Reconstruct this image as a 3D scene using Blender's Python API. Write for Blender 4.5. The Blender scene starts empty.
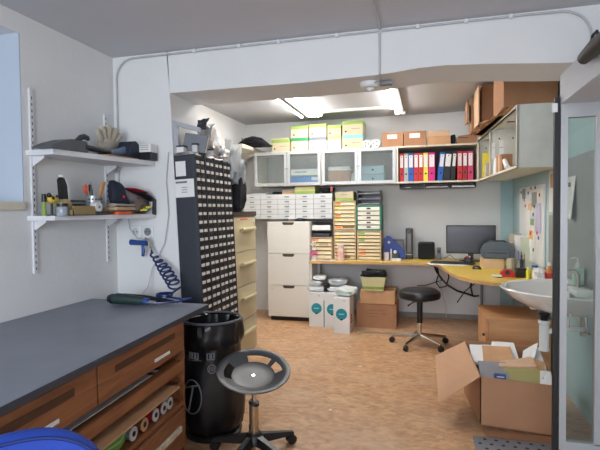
import bpy, bmesh, math, random
from mathutils import Vector, Matrix, Euler
R=math.radians
random.seed(7)
C=bpy.context.scene.collection
# ------------------------------------------------------------------ materials
def lin(c):
    return tuple(((v/255.)/12.92 if v/255.<=.04045 else ((v/255.+.055)/1.055)**2.4) for v in c)+(1.,)
_m={}
def mat(name,rgb,rough=.6,metal=0.,var=.06,scale=8.,bump=0.,bscale=60.,spec=.5,coat=0.):
    if name in _m: return _m[name]
    m=bpy.data.materials.new(name); m.use_nodes=True; nt=m.node_tree; b=nt.nodes['Principled BSDF']
    c=lin(rgb)
    b.inputs['Roughness'].default_value=rough; b.inputs['Metallic'].default_value=metal
    b.inputs['Specular IOR Level'].default_value=spec; b.inputs['Coat Weight'].default_value=coat
    tc=nt.nodes.new('ShaderNodeTexCoord')
    n=nt.nodes.new('ShaderNodeTexNoise'); n.inputs['Scale'].default_value=scale; n.inputs['Detail'].default_value=4
    nt.links.new(tc.outputs['Object'],n.inputs['Vector'])
    r=nt.nodes.new('ShaderNodeValToRGB')
    r.color_ramp.elements[0].position=.3; r.color_ramp.elements[1].position=.7
    r.color_ramp.elements[0].color=tuple(max(0,v*(1-var)) for v in c[:3])+(1,)
    r.color_ramp.elements[1].color=tuple(min(1,v*(1+var)) for v in c[:3])+(1,)
    nt.links.new(n.outputs['Fac'],r.inputs['Fac']); nt.links.new(r.outputs['Color'],b.inputs['Base Color'])
    if bump:
        n2=nt.nodes.new('ShaderNodeTexNoise'); n2.inputs['Scale'].default_value=bscale; n2.inputs['Detail'].default_value=3
        nt.links.new(tc.outputs['Object'],n2.inputs['Vector'])
        bp=nt.nodes.new('ShaderNodeBump'); bp.inputs['Strength'].default_value=bump; bp.inputs['Distance'].default_value=.01
        nt.links.new(n2.outputs['Fac'],bp.inputs['Height']); nt.links.new(bp.outputs['Normal'],b.inputs['Normal'])
    _m[name]=m; return m
def wood(name,a,b2,axis='X',rough=.5,scale=6.):
    m=bpy.data.materials.new(name); m.use_nodes=True; nt=m.node_tree; b=nt.nodes['Principled BSDF']
    tc=nt.nodes.new('ShaderNodeTexCoord'); mp=nt.nodes.new('ShaderNodeMapping')
    s={'X':(.6,6,6),'Y':(6,.6,6),'Z':(6,6,.6)}[axis]; mp.inputs['Scale'].default_value=s
    n=nt.nodes.new('ShaderNodeTexNoise'); n.inputs['Scale'].default_value=scale; n.inputs['Detail'].default_value=6; n.inputs['Distortion'].default_value=.8
    r=nt.nodes.new('ShaderNodeValToRGB'); r.color_ramp.elements[0].position=.32; r.color_ramp.elements[1].position=.68
    r.color_ramp.elements[0].color=lin(a); r.color_ramp.elements[1].color=lin(b2)
    nt.links.new(tc.outputs['Object'],mp.inputs['Vector']); nt.links.new(mp.outputs['Vector'],n.inputs['Vector'])
    nt.links.new(n.outputs['Fac'],r.inputs['Fac']); nt.links.new(r.outputs['Color'],b.inputs['Base Color'])
    b.inputs['Roughness'].default_value=rough
    return m
def emit(name,rgb,s):
    m=bpy.data.materials.new(name); m.use_nodes=True; b=m.node_tree.nodes['Principled BSDF']
    b.inputs['Base Color'].default_value=(.9,.9,.9,1); b.inputs['Emission Color'].default_value=lin(rgb); b.inputs['Emission Strength'].default_value=s
    return m
def glass(name,tint,alpha_mix,rough=.02,spec=.5):
    # thin pane: transparent mixed with a glossy reflection
    m=bpy.data.materials.new(name); m.use_nodes=True; nt=m.node_tree
    for n in list(nt.nodes): nt.nodes.remove(n)
    o=nt.nodes.new('ShaderNodeOutputMaterial'); mx=nt.nodes.new('ShaderNodeMixShader')
    t=nt.nodes.new('ShaderNodeBsdfTransparent'); t.inputs['Color'].default_value=lin(tint)
    g=nt.nodes.new('ShaderNodeBsdfGlossy'); g.inputs['Roughness'].default_value=rough; g.inputs['Color'].default_value=(.9,.95,.95,1)
    mx.inputs[0].default_value=alpha_mix
    nt.links.new(t.outputs[0],mx.inputs[1]); nt.links.new(g.outputs[0],mx.inputs[2]); nt.links.new(mx.outputs[0],o.inputs[0])
    return m
def frosted(name):
    m=bpy.data.materials.new(name); m.use_nodes=True; nt=m.node_tree
    for n in list(nt.nodes): nt.nodes.remove(n)
    o=nt.nodes.new('ShaderNodeOutputMaterial'); mx=nt.nodes.new('ShaderNodeMixShader')
    t=nt.nodes.new('ShaderNodeBsdfTransparent'); t.inputs['Color'].default_value=lin((238,242,242))
    d=nt.nodes.new('ShaderNodeBsdfPrincipled'); d.inputs['Base Color'].default_value=lin((178,184,184)); d.inputs['Roughness'].default_value=.35
    mx.inputs[0].default_value=.15
    nt.links.new(t.outputs[0],mx.inputs[1]); nt.links.new(d.outputs[0],mx.inputs[2]); nt.links.new(mx.outputs[0],o.inputs[0])
    return m
def floor_mat():
    m=bpy.data.materials.new('chipboard_floor'); m.use_nodes=True; nt=m.node_tree; b=nt.nodes['Principled BSDF']
    tc=nt.nodes.new('ShaderNodeTexCoord')
    mp=nt.nodes.new('ShaderNodeMapping'); mp.inputs['Scale'].default_value=(1,1.6,1)
    v=nt.nodes.new('ShaderNodeTexVoronoi'); v.inputs['Scale'].default_value=26; v.inputs['Randomness'].default_value=1
    n=nt.nodes.new('ShaderNodeTexNoise'); n.inputs['Scale'].default_value=9; n.inputs['Detail'].default_value=8; n.inputs['Distortion'].default_value=1.5
    n3=nt.nodes.new('ShaderNodeTexNoise'); n3.inputs['Scale'].default_value=1.6; n3.inputs['Detail'].default_value=3
    nt.links.new(tc.outputs['Object'],mp.inputs['Vector'])
    for k in (v,n,n3): nt.links.new(mp.outputs['Vector'],k.inputs['Vector'])
    r=nt.nodes.new('ShaderNodeValToRGB'); e=r.color_ramp.elements
    e[0].position=.0; e[0].color=lin((164,124,90)); e[1].position=1; e[1].color=lin((212,172,132))
    k=e.new(.5); k.color=lin((192,149,110))
    sep=nt.nodes.new('ShaderNodeSeparateColor'); nt.links.new(v.outputs['Color'],sep.inputs[0])
    nt.links.new(sep.outputs[0],r.inputs['Fac'])
    r2=nt.nodes.new('ShaderNodeValToRGB'); e=r2.color_ramp.elements
    e[0].position=.3; e[0].color=lin((144,107,78)); e[1].position=.62; e[1].color=lin((204,162,122))
    nt.links.new(n.outputs['Fac'],r2.inputs['Fac'])
    mx=nt.nodes.new('ShaderNodeMix'); mx.data_type='RGBA'; mx.inputs[0].default_value=.6
    nt.links.new(r.outputs['Color'],mx.inputs[6]); nt.links.new(r2.outputs['Color'],mx.inputs[7])
    # worn greyer patches
    r3=nt.nodes.new('ShaderNodeValToRGB'); e=r3.color_ramp.elements
    e[0].position=.52; e[0].color=(0,0,0,1); e[1].position=.72; e[1].color=(.45,.45,.45,1)
    nt.links.new(n3.outputs['Fac'],r3.inputs['Fac'])
    mx2=nt.nodes.new('ShaderNodeMix'); mx2.data_type='RGBA'
    nt.links.new(r3.outputs['Color'],mx2.inputs[0]); nt.links.new(mx.outputs[2],mx2.inputs[6]); mx2.inputs[7].default_value=lin((196,172,146))
    nt.links.new(mx2.outputs[2],b.inputs['Base Color']); b.inputs['Roughness'].default_value=.42
    return m
# ------------------------------------------------------------------ mesh builder
class M:
    def __init__(s): s.bm=bmesh.new()
    def _x(s,verts,mt):
        if mt is not None: bmesh.ops.transform(s.bm,matrix=mt,verts=verts)
    def box(s,x0,x1,y0,y1,z0,z1,bev=0.,mt=None):
        r=bmesh.ops.create_cube(s.bm,size=1.)['verts']
        for v in r:
            v.co=Vector(((x0+x1)/2+v.co.x*(x1-x0),(y0+y1)/2+v.co.y*(y1-y0),(z0+z1)/2+v.co.z*(z1-z0)))
        if bev:
            ed=list({e for v in r for e in v.link_edges})
            res=bmesh.ops.bevel(s.bm,geom=ed,offset=bev,segments=2,affect='EDGES',profile=.5)
            r=list({v for f in res['faces'] for v in f.verts}|{v for v in r if v.is_valid})
        s._x(r,mt); return s
    def cyl(s,p0,p1,r0,r1=None,seg=16,cap=True):
        p0=Vector(p0);p1=Vector(p1); r1=r0 if r1 is None else r1
        d=p1-p0; q=Vector((0,0,1)).rotation_difference(d.normalized()).to_matrix().to_4x4()
        r=bmesh.ops.create_cone(s.bm,cap_ends=cap,cap_tris=False,segments=seg,radius1=r0,radius2=r1,depth=d.length)['verts']
        s._x(r,Matrix.Translation((p0+p1)/2)@q); return s
    def sph(s,c,r,sc=(1,1,1),mt=None,seg=14):
        v=bmesh.ops.create_uvsphere(s.bm,u_segments=seg,v_segments=max(6,seg*2//3),radius=r)['verts']
        t=Matrix.Translation(Vector(c))@Matrix.Diagonal((sc[0],sc[1],sc[2],1))
        s._x(v,t if mt is None else mt@t); return s
    def tube(s,pts,r,seg=7,closed=False):
        pts=[Vector(p) for p in pts]; rings=[]; n=len(pts)
        rr=r if isinstance(r,(list,tuple)) else [r]*n
        prev=None
        for i,p in enumerate(pts):
            if closed: t=pts[(i+1)%n]-pts[i-1]
            else: t=(pts[min(i+1,n-1)]-pts[max(i-1,0)])
            t.normalize()
            if prev is None: a=t.orthogonal().normalized()
            else:
                a=prev-t*prev.dot(t)
                a=a.normalized() if a.length>1e-6 else t.orthogonal().normalized()
            prev=a; b=t.cross(a)
            rings.append([s.bm.verts.new(p+a*rr[i]*math.cos(k*2*math.pi/seg)+b*rr[i]*math.sin(k*2*math.pi/seg)) for k in range(seg)])
        for i in range(n if closed else n-1):
            A=rings[i];B_=rings[(i+1)%n]
            for k in range(seg):
                try: s.bm.faces.new((A[k],A[(k+1)%seg],B_[(k+1)%seg],B_[k]))
                except ValueError: pass
        if not closed:
            s.bm.faces.new(rings[0][::-1]); s.bm.faces.new(rings[-1])
        return s
    def lathe(s,prof,c=(0,0,0),seg=32,mt=None,sc=(1,1)):
        rings=[];nv=[]
        for r,z in prof:
            if r<1e-5: v=s.bm.verts.new((c[0],c[1],c[2]+z)); rings.append([v]); nv.append(v)
            else:
                g=[s.bm.verts.new((c[0]+r*sc[0]*math.cos(k*2*math.pi/seg),c[1]+r*sc[1]*math.sin(k*2*math.pi/seg),c[2]+z)) for k in range(seg)]
                rings.append(g); nv+=g
        for A,B_ in zip(rings,rings[1:]):
            for k in range(seg):
                k2=(k+1)%seg
                if len(A)==1 and len(B_)==1: continue
                if len(A)==1: s.bm.faces.new((A[0],B_[k],B_[k2]))
                elif len(B_)==1: s.bm.faces.new((A[k],A[k2],B_[0]))
                else: s.bm.faces.new((A[k],A[k2],B_[k2],B_[k]))
        s._x(nv,mt); return s
    def prism(s,poly,z0,z1,mt=None,plane='xy'):
        def P(a,b,h): return {'xy':(a,b,h),'xz':(a,h,b),'yz':(h,a,b)}[plane]
        A=[s.bm.verts.new(P(a,b,z0)) for a,b in poly]; B_=[s.bm.verts.new(P(a,b,z1)) for a,b in poly]
        s.bm.faces.new(A[::-1]); s.bm.faces.new(B_); n=len(poly)
        for k in range(n): s.bm.faces.new((A[k],A[(k+1)%n],B_[(k+1)%n],B_[k]))
        s._x(A+B_,mt); return s
    def hexa(s,b,t):
        A=[s.bm.verts.new(p) for p in b]; B_=[s.bm.verts.new(p) for p in t]
        s.bm.faces.new(A[::-1]); s.bm.faces.new(B_)
        for k in range(len(A)): s.bm.faces.new((A[k],A[(k+1)%len(A)],B_[(k+1)%len(A)],B_[k]))
        return s
    def sheet(s,quad,th=.003,n=6,wob=.0,seed=1):
        """a sheet/slab from 4 corner points, subdivided, with a little waviness"""
        rd=random.Random(seed); a,b,c,d=[Vector(q) for q in quad]
        nm=(b-a).cross(d-a).normalized(); g=[[],[]]
        off=[[rd.uniform(-1,1)*wob for _ in range(n+1)] for _ in range(n+1)]
        for l in (0,1):
            for i in range(n+1):
                row=[]
                for j in range(n+1):
                    u=i/n;v=j/n; p=a*(1-u)*(1-v)+b*u*(1-v)+c*u*v+d*(1-u)*v
                    row.append(s.bm.verts.new(p+nm*(off[i][j]+(th/2 if l else -th/2))))
                g[l].append(row)
        for i in range(n):
            for j in range(n):
                s.bm.faces.new((g[1][i][j],g[1][i+1][j],g[1][i+1][j+1],g[1][i][j+1]))
                s.bm.faces.new((g[0][i][j],g[0][i][j+1],g[0][i+1][j+1],g[0][i+1][j]))
        for k in range(n):
            for (i0,j0,i1,j1) in ((k,0,k+1,0),(k+1,n,k,n),(0,k+1,0,k),(n,k,n,k+1)):
                s.bm.faces.new((g[0][i0][j0],g[0][i1][j1],g[1][i1][j1],g[1][i0][j0]))
        return s
    def crumple(s,c,sz,seed=1,rough=.35,seg=14):
        rd=random.Random(seed)
        v=bmesh.ops.create_icosphere(s.bm,subdivisions=3,radius=1)['verts']
        ph=[rd.uniform(0,6) for _ in range(6)]
        for k in v:
            p=k.co.copy()
            q=[math.copysign(abs(x)**.6,x) for x in p]
            f=1+rough*(.4*math.sin(4*p.x+ph[0]+3*p.y)+.4*math.sin(5*p.y+ph[1]-4*p.z)+.3*math.sin(9*p.z+ph[2]+6*p.x)+rd.uniform(-.3,.3))
            k.co=Vector((c[0]+q[0]*sz[0]/2*f,c[1]+q[1]*sz[1]/2*f,max(c[2]-sz[2]/2,c[2]+q[2]*sz[2]/2*f)))
        return s
    def build(s,name,m,parent=None,smooth=False,label=None,loc=None,rot=None):
        bmesh.ops.recalc_face_normals(s.bm,faces=s.bm.faces)
        me=bpy.data.meshes.new(name); s.bm.to_mesh(me); s.bm.free()
        if smooth:
            for p in me.polygons: p.use_smooth=True
            try: me.set_sharp_from_angle(angle=R(40))
            except Exception: pass
        me.materials.append(m)
        o=bpy.data.objects.new(name,me); C.objects.link(o)
        if parent is not None: o.parent=parent
        if loc is not None: o.location=loc
        if rot is not None: o.rotation_euler=rot
        if label: o['label']=label
        return o
def tag(o,label,cat,group=None,kind=None):
    o['label']=label; o['category']=cat
    if group: o['group']=group
    if kind: o['kind']=kind
    return o
def T(name,label,cat,loc,rz=0.,group=None,rot=None):
    o=bpy.data.objects.new(name,None); C.objects.link(o); o.empty_display_size=.05
    o.location=loc; o.rotation_euler=rot if rot else (0,0,rz)
    return tag(o,label,cat,group)
def struct(name,mb,m,parent=None,smooth=False):
    o=mb.build(name,m,parent,smooth)
    if parent is None: o['kind']='structure'
    return o
def dup(root,loc,label,rz=None,group=None):
    r=root.copy(); C.objects.link(r); r.location=loc; r['label']=label
    if rz is not None: r.rotation_euler=(0,0,rz)
    if group: r['group']=group
    for ch in list(root.children):
        c=ch.copy(); C.objects.link(c); c.parent=r
        for g in ch.children:
            d=g.copy(); C.objects.link(d); d.parent=c
    return r
# ------------------------------------------------------------------ palette
WALL=mat('white_plaster',(226,227,227),.85,var=.025,scale=2.5,bump=.12,bscale=35)
CEIL=mat('ceiling_paint',(198,200,206),.9,var=.02,scale=2,bump=.06,bscale=30)
BLUEWALL=mat('pale_blue_paint',(176,202,206),.8,var=.03,scale=2.5,bump=.08,bscale=35)
NICHE=mat('pale_blue_grey',(184,196,210),.8,var=.02,scale=2)  # one pale blue-grey tone for the niche back and jamb
CARD=mat('brown_cardboard',(166,122,90),.85,var=.07,scale=10,bump=.05)
CARD2=mat('light_cardboard',(196,152,112),.85,var=.07,scale=10,bump=.05)
CARD3=mat('pale_cardboard_inside',(206,172,140),.85,var=.05,scale=10)
TAPE=mat('parcel_tape',(200,168,128),.3,var=.04)
WHITE=mat('white_laminate',(222,220,212),.45,var=.015)
WHITEP=mat('white_plastic',(224,226,226),.35,var=.02)
CREAM=mat('cream_laminate',(216,210,192),.5,var=.02)
BLACK=mat('black_plastic',(24,25,28),.4,var=.1)
BLACKM=mat('black_fabric',(22,24,30),.9,var=.2,bump=.3,bscale=90)
DARK=mat('dark_grey_plastic',(52,56,62),.5,var=.08)
NAVY=mat('navy_plastic',(24,34,52),.5,var=.1)
GREY=mat('grey_plastic',(128,132,138),.5,var=.05)
LGREY=mat('light_grey_metal',(196,198,200),.4,var=.03)
CHROME=mat('chrome',(214,208,200),.18,metal=1.,var=.02)
ALU=mat('brushed_aluminium',(178,180,182),.42,metal=.55,var=.02)
PAPER=mat('white_paper',(232,232,230),.85,var=.02)
PRINT=mat('grey_print',(120,122,126),.9,var=.05)
YELDESK=mat('yellow_desk_top',(222,190,84),.35,var=.03,scale=4)
DESKEDGE=mat('beech_desk_edge',(196,152,100),.5,var=.08)
STEELBLK=mat('black_steel',(30,32,35),.45,metal=.3,var=.08)
ORANGE=mat('orange_plastic',(240,94,44),.45)
RED=mat('red_card',(190,30,40),.5); BLUE=mat('blue_card',(20,92,180),.5); YEL=mat('yellow_card',(232,214,70),.5)
MAG=mat('magenta_card',(214,26,126),.5); PINK=mat('pink_card',(206,62,104),.5); GRYB=mat('grey_card',(176,180,180),.5); BLKB=mat('black_card',(34,36,38),.6)
TEAL=mat('teal_print',(18,140,158),.6); GREEN=mat('green_print',(40,140,84),.6); LIME=mat('lime_card',(136,164,76),.6)
FOIL=mat('silver_foil',(190,192,196),.28,metal=.85,var=.15,bump=.5,bscale=30)
CLEARP=mat('clear_plastic_bag',(206,212,216),.25,var=.08,bump=.5,bscale=25)
CLEARP.node_tree.nodes['Principled BSDF'].inputs['Alpha'].default_value=.5
# ------------------------------------------------------------------ room shell
YB=5.88; ZC=2.335; ZB=2.46; XL=-2.0; XLB=-2.33; XR=.95; XJ=.95
struct('floor',M().box(-2.6,1.2,-2.2,6.1,-.06,0),floor_mat())
struct('ceiling',M().box(-2.6,1.2,-2.2,2.75,ZC,ZC+.25),CEIL)
struct('ceiling',M().box(-2.6,1.2,2.9,6.1,ZB,ZB+.15),CEIL)
# left wall of the front bay with its pale niche
w=M().box(-2.2,XL,1.965,2.75,0,ZC).box(-2.4,XL,-2.2,1.965,0,1.36).box(-2.4,XL,-2.2,1.965,2.235,ZC)
struct('wall_left',w,WALL)
struct('wall_left_niche',M().box(-2.5,-2.38,-2.2,1.965,1.36,2.235).box(-2.38,XL-.001,1.957,1.966,1.36,2.235),NICHE)
struct('trim_1',M().box(XL,XL+.018,.4,1.955,1.335,1.378,.004),CREAM)
struct('wall_back',M().box(-2.5,1.1,YB,YB+.15,0,ZB+.02),WALL)
struct('wall_back_left',M().box(-2.5,XLB,3.05,YB,0,ZB+.02),WALL)
struct('wall_right',M().box(XR,XR+.15,3.05,YB,0,ZB+.02),BLUEWALL)
struct('wall_back_blue_strip',M().box(.815,XR,YB-.004,YB,0,ZB),BLUEWALL)
struct('wall_right_front',M().box(XJ,XJ+.2,-2.2,3.05,0,ZC),WALL)
# rear wall behind the photographer with a wide window opening
struct('wall_front',M().box(-2.3,-1.6,-2.2,-2.05,0,ZC).box(.5,1.1,-2.2,-2.05,0,ZC).box(-1.6,.5,-2.2,-2.05,0,.85).box(-1.6,.5,-2.2,-2.05,2.2,ZC),WALL)
wf=struct('window_1',M().box(-1.6,.5,-2.14,-2.1,.85,.9).box(-1.6,.5,-2.14,-2.1,2.15,2.2).box(-1.6,-1.55,-2.14,-2.1,.9,2.15).box(.45,.5,-2.14,-2.1,.9,2.15).box(-.57,-.53,-2.14,-2.1,.9,2.15),WHITE)
# masonry column (slightly battered) and the deep beam with its haunch
col=M().hexa([(-2.4,2.7,0),(-1.50,2.7,0),(-1.50,3.07,0),(-2.4,3.07,0)],[(-2.4,2.7,2.7),(-1.61,2.7,2.7),(-1.61,3.07,2.7),(-2.4,3.07,2.7)])
struct('wall_left_column',col,WALL)
def beam(): # front face polygon in xz, underside rises a little over the middle
    pr=[(-1.62,2.6),(-1.585,2.075),(-.72,2.07),(-.30,2.078),(-.18,2.085),(-.05,2.097),(.10,2.10),(.35,2.085),(.63,2.062),(.86,2.05),(.86,2.6)]
    return M().prism(pr,2.7,3.06,plane='xz')
struct('trim_2',beam(),WALL)
struct('baseboard_back',M().box(-1.3,.95,YB-.022,YB,0,.06,.004),mat('grey_skirting',(150,146,140),.7))
struct('baseboard_left',M().box(XLB,XLB+.015,3.2,YB,0,.06,.003),mat('grey_skirting',(150,146,140),.7))

# ------------------------------------------------------------------ lamps
TUBE=emit('fluorescent_tube',(255,250,244),33)
HOUS=mat('white_lamp_housing',(150,150,150),.5)
def lamp(xc,y0,y1,h0,h1,wd,tubes,label):
    t=T('fluorescent_lamp',label,'lamp',(xc,(y0+y1)/2,ZB),0,'fluorescent lamps on the rear ceiling'); L=(y1-y0)/2
    m=M().box(h0,h1,-L,L,-.066 if h0<-.01 else -.03,-.001,.004)
    m.build('lamp_housing',HOUS,t)
    M().box(-wd/2,wd/2,-L-.012,-L,-.06,-.001,.003).build('end_cap',HOUS,t); M().box(-wd/2,wd/2,L,L+.012,-.06,-.001,.003).build('end_cap',HOUS,t)
    for x in tubes: M().cyl((x,-L+.02,-.048),(x,L-.02,-.048),.018,seg=12).build('tube',TUBE,t,True)
lamp(-1.30,3.45,5.35,-.085,-.03,.26,(-.115,.0,.042,.084),'long twin-strip fluorescent lamp on the rear ceiling, left one near the file cabinets')
lamp(-.30,3.45,5.5,.0,.045,.12,(-.03,),'slim single-tube fluorescent lamp on the rear ceiling, above the desk with the black tower')
tag(M().box(-1.18,-.37,5.28,5.32,ZB-.03,ZB,.004).build('cable_trunking',WHITEP),'white cable trunking across the rear ceiling between the two fluorescent lamps','trunking')

# ------------------------------------------------------------------ cables and conduit on the beam
CON=mat('grey_conduit',(186,188,190),.5)
arc=lambda cx,cz,r,a0,a1,y,n=6:[(cx+r*math.cos(R(a0+(a1-a0)*k/n)),y,cz+r*math.sin(R(a0+(a1-a0)*k/n))) for k in range(n+1)]
t=T('ceiling_conduit','thin grey conduit running along the top of the beam and bending down at both ends','conduit',(0,2.685,2.3))
pts=[(-1.965,0,-.98),(-1.965,0,-.17)]+[(p[0],0,p[2]) for p in arc(-1.84,-.11,.125,180,90,0)]+[(.50,0,.018)]+[(p[0],0,p[2]) for p in arc(.66,-.12,.135,90,0,0)]+[(.80,0,-.50)]
M().tube(pts,.0055).build('pipe',CON,t,True)
for x in (-1.4,-1.1,-.85,-.5,-.05,.2,.42): M().box(x-.009,x+.009,-.009,.012,.008,.030,.002).build('conduit_clip',WHITEP,t)
t=T('ceiling_cable','grey cable coming along the front ceiling and dropping over the beam to the sensor','cable',(-.24,2.6,2.3))
M().tube([(.0,-.9,.028),(-.005,-.4,.028),(-.012,.0,.028),(-.018,.085,.024),(-.018,.09,-.05),(-.018,.09,-.215)],.006).build('wire',CON,t,True)
M().box(-.03,-.006,.084,.10,.006,.03,.002).build('cable_clip',WHITEP,t)
M().tube([(-.018,.09,-.215),(-.02,.14,-.236),(-.06,.2,-.238)],.005).build('wire_end',CON,t,True)
t=T('ceiling_sensor','white round motion sensor on a cable box under the beam','sensor',(-.33,2.84,2.075))
M().lathe([(0,0),(.06,0),(.06,-.015),(.048,-.03),(.02,-.034),(0,-.034)]).build('sensor_base',WHITEP,t,True)
M().sph((0,0,-.034),.024,(1,1,.8)).build('sensor_lens',WHITEP,t,True)
M().box(.06,.13,-.02,.02,-.022,0,.004).build('cable_box',GREY,t)

# ------------------------------------------------------------------ LEFT: wall shelves
SHW=mat('white_shelf_board',(220,221,224),.5,var=.02)
SLOT=mat('dark_slot',(40,42,46),.8)
def upright(y,z0,z1,label):
    t=T('shelf_upright',label,'rail',(XL,y,z0),0,'slotted shelf uprights on the left wall')
    M().box(0,.012,-.0125,.0125,0,z1-z0,.002).build('rail',SHW,t)
    s=M(); z=.02
    while z<z1-z0-.03: s.box(.0118,.0128,-.0025,.0025,z,z+.014); z+=.033
    s.build('slots',SLOT,t)
upright(2.015,1.0,1.97,'white slotted shelf upright by the pale niche')
upright(2.60,1.0,1.95,'white slotted shelf upright close to the column')
def wshelf(z,th,far,label):
    t=T('wall_shelf',label,'shelf',(XL,2.0,z),0,'white shelves on the left wall')
    M().prism([(0,-.02),(.17,-.02),(far,.69),(0,.69)],-th,0).build('shelf_board',SHW,t)
    for y in (.015,.6):
        M().prism([(.012,-th-.05),(.018,-th-.05),(.085,-th-.010),(.085,-th),(.012,-th)],y-.004,y+.004,plane='xz').build('bracket',SHW,t)
    return t
wshelf(1.645,.028,.30,'upper white wall shelf, holding the dustpan and the work glove')
wshelf(1.305,.024,.30,'lower white wall shelf, holding jars, tape and pencil cup')
US=1.645; LS=1.305
# upper shelf things
t=T('dustpan','dark grey plastic dustpan lying on the upper wall shelf, handle raised','dustpan',(-1.85,2.08,US))
DP=mat('charcoal_plastic',(84,88,94),.5,var=.08)
m=M().prism([(-.17,.0),(-.10,.032),(-.02,.058),(.06,.062),(.10,.06),(.115,.03),(.11,.002)],-.05,.06,plane='yz')
m.build('pan',DP,t,True)
M().tube([(0,.075,.052),(0,.10,.07),(0,.125,.09),(0,.155,.098),(0,.175,.094),(0,.185,.085)],[.014,.014,.015,.016,.015,.010],10).build('handle',DARK,t,True)
t=T('work_glove','beige leather work glove with dark cuff standing upright behind the handheld vacuum','glove',(-1.90,2.49,US))
t.scale=(1.2,1.25,1.05)
LEA=mat('beige_leather',(188,180,164),.85,bump=.2)
M().box(-.02,.025,-.055,.075,.0,.055,.015).build('cuff',NAVY,t,True)
gb=M().sph((0,.005,.085),.06,(.5,1.15,.85))
for (y,z,dy,dz,r) in ((-.05,.10,-.075,.06,.015),(-.03,.13,-.045,.055,.017),(.0,.14,-.005,.06,.018),(.035,.135,.03,.055,.018),(.06,.12,.055,.045,.016)):
    gb.tube([(0,y*.6,z-.04),(0.005,y,z),(.012,y+dy*.4,z+dz*.7),(.015,y+dy*.45,z+dz)],[r,r*1.05,r,r*.6],8)
gb.build('hand',LEA,t,True)
t=T('hand_vacuum','black cordless handheld vacuum with smoky tube lying along the upper wall shelf','vacuum',(-1.80,2.38,US+.003))
M().tube([(0,-.21,.028),(0,-.06,.022),(0,.0,.02)],[.017,.015,.013],10).build('nozzle',BLACK,t,True)
M().tube([(0,.0,.022),(0,.09,.034),(0,.15,.05)],[.016,.024,.03],12).build('smoky_tube',mat('smoky_blue_plastic',(92,112,136),.25),t,True)
M().prism([(.12,.0),(.12,.05),(.15,.105),(.19,.112),(.225,.092),(.28,.095),(.285,.0)],-.04,.05,plane='yz').build('motor_body',NAVY,t)
t=T('small_carton','white-topped black carton on the far end of the upper wall shelf','box',(-1.745,2.635,US))
M().box(-.07,.075,-.03,.045,0,.05,.002).build('box_base',BLACK,t); M().box(-.072,.077,-.032,.047,.05,.10,.002).build('box_lid',PAPER,t)
for z in (.065,.078,.09): M().box(-.0,.06,-.0335,-.032,z,z+.003).build('printed_line',PRINT,t)
tag(M().sheet([(-1.80,2.3,US+.002),(-1.74,2.3,US+.002),(-1.73,2.56,US+.003),(-1.82,2.58,US+.003)],.003,2).build('cardboard_offcut',CARD2),'flat cardboard offcut under the handheld vacuum on the upper shelf','cardboard')
# lower shelf things
t=T('toy_figure','small yellow figure with black spots on the lower wall shelf','toy',(-1.86,1.995,LS))
M().sph((0,.0,.085),.028,(.9,1.35,.8)).build('body',mat('yellow_toy',(230,196,84),.5),t,True)
M().sph((.014,-.03,.105),.012).sph((.02,-.012,.09),.009).sph((.022,.012,.10),.007).build('black_spots',BLACK,t,True)
M().cyl((0,0,0),(0,0,.07),.006).cyl((0,0,0),(0,0,.006),.022).build('stand',DARK,t,True)
t=T('marker_pen','lime green marker with black cap standing at the near end of the lower shelf','pen',(-1.86,1.945,LS))
M().cyl((0,0,0),(0,0,.07),.010).build('barrel',LIME,t,True); M().cyl((0,0,.07),(0,0,.11),.012,.010).build('cap',BLACK,t,True)
t=T('glass_jar','small grey glass jar with a black lid on the lower shelf','jar',(-1.80,2.00,LS))
M().lathe([(0,0),(.026,0),(.028,.004),(.028,.04),(.024,.048)]).build('jar_body',mat('grey_glass',(150,160,170),.12,var=.2),t,True)
M().cyl((0,0,.046),(0,0,.062),.027).build('lid',BLACK,t,True)
t=T('packing_tape','roll of yellowish clear packing tape standing behind the cardboard tray','tape',(-1.86,2.075,LS+.045))
M().cyl((-.02,0,0),(.02,0,0),.042,seg=28).build('tape_roll',mat('amber_tape',(190,176,120),.3),t,True)
M().cyl((-.021,0,0),(.0215,0,0),.022,seg=20).build('core',CARD2,t,True)
t=T('cardboard_tray','olive brown cardboard tray holding small tools on the lower shelf','tray',(-1.80,2.13,LS))
OL=mat('olive_cardboard',(152,132,92),.8)
M().box(-.05,.04,-.10,.11,0,.004).box(.036,.04,-.10,.11,0,.05).box(-.05,-.046,-.10,.11,0,.05).box(-.05,.04,-.10,-.096,0,.03).box(-.05,.04,.106,.11,0,.05).build('tray_body',OL,t)
tag(M().tube([(-1.80,2.06,LS+.02),(-1.785,2.1,LS+.032),(-1.79,2.15,LS+.03)],.012).build('black_cutter',BLACK,None,True),'black cutter lying in the olive cardboard tray','cutter')
t=T('detail_brush','upright black brush with white-edged handle behind the tape roll','brush',(-1.90,2.12,LS))
M().prism([(-.014,0),(.03,.0),(.018,.16),(.0,.20),(-.02,.205),(-.03,.19)],-.012,.012,plane='yz').build('handle',BLACK,t)
M().prism([(.031,.0),(.042,.0),(.03,.16),(.006,.212),(-.018,.218),(-.012,.206),(.002,.2),(.02,.16)],-.014,.014,plane='yz').build('white_edge',WHITEP,t)
t=T('tool_case','dark tool case with grey lid behind the cardboard tray','case',(-1.93,2.22,LS))
M().box(-.04,.04,-.06,.06,0,.085,.005).build('case_body',DARK,t); M().box(-.042,.045,-.062,.062,.06,.075,.003).build('lid',GREY,t)
t=T('pencil_cup','perforated steel pencil cup with tools in it on the lower shelf','cup',(-1.86,2.31,LS))
PERF=mat('perforated_steel',(160,162,164),.35,metal=.5)
M().lathe([(0,0),(.045,0),(.045,.11),(.042,.11),(.042,.004),(0,.004)],seg=24).build('cup_body',PERF,t,True)
h=M()
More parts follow.
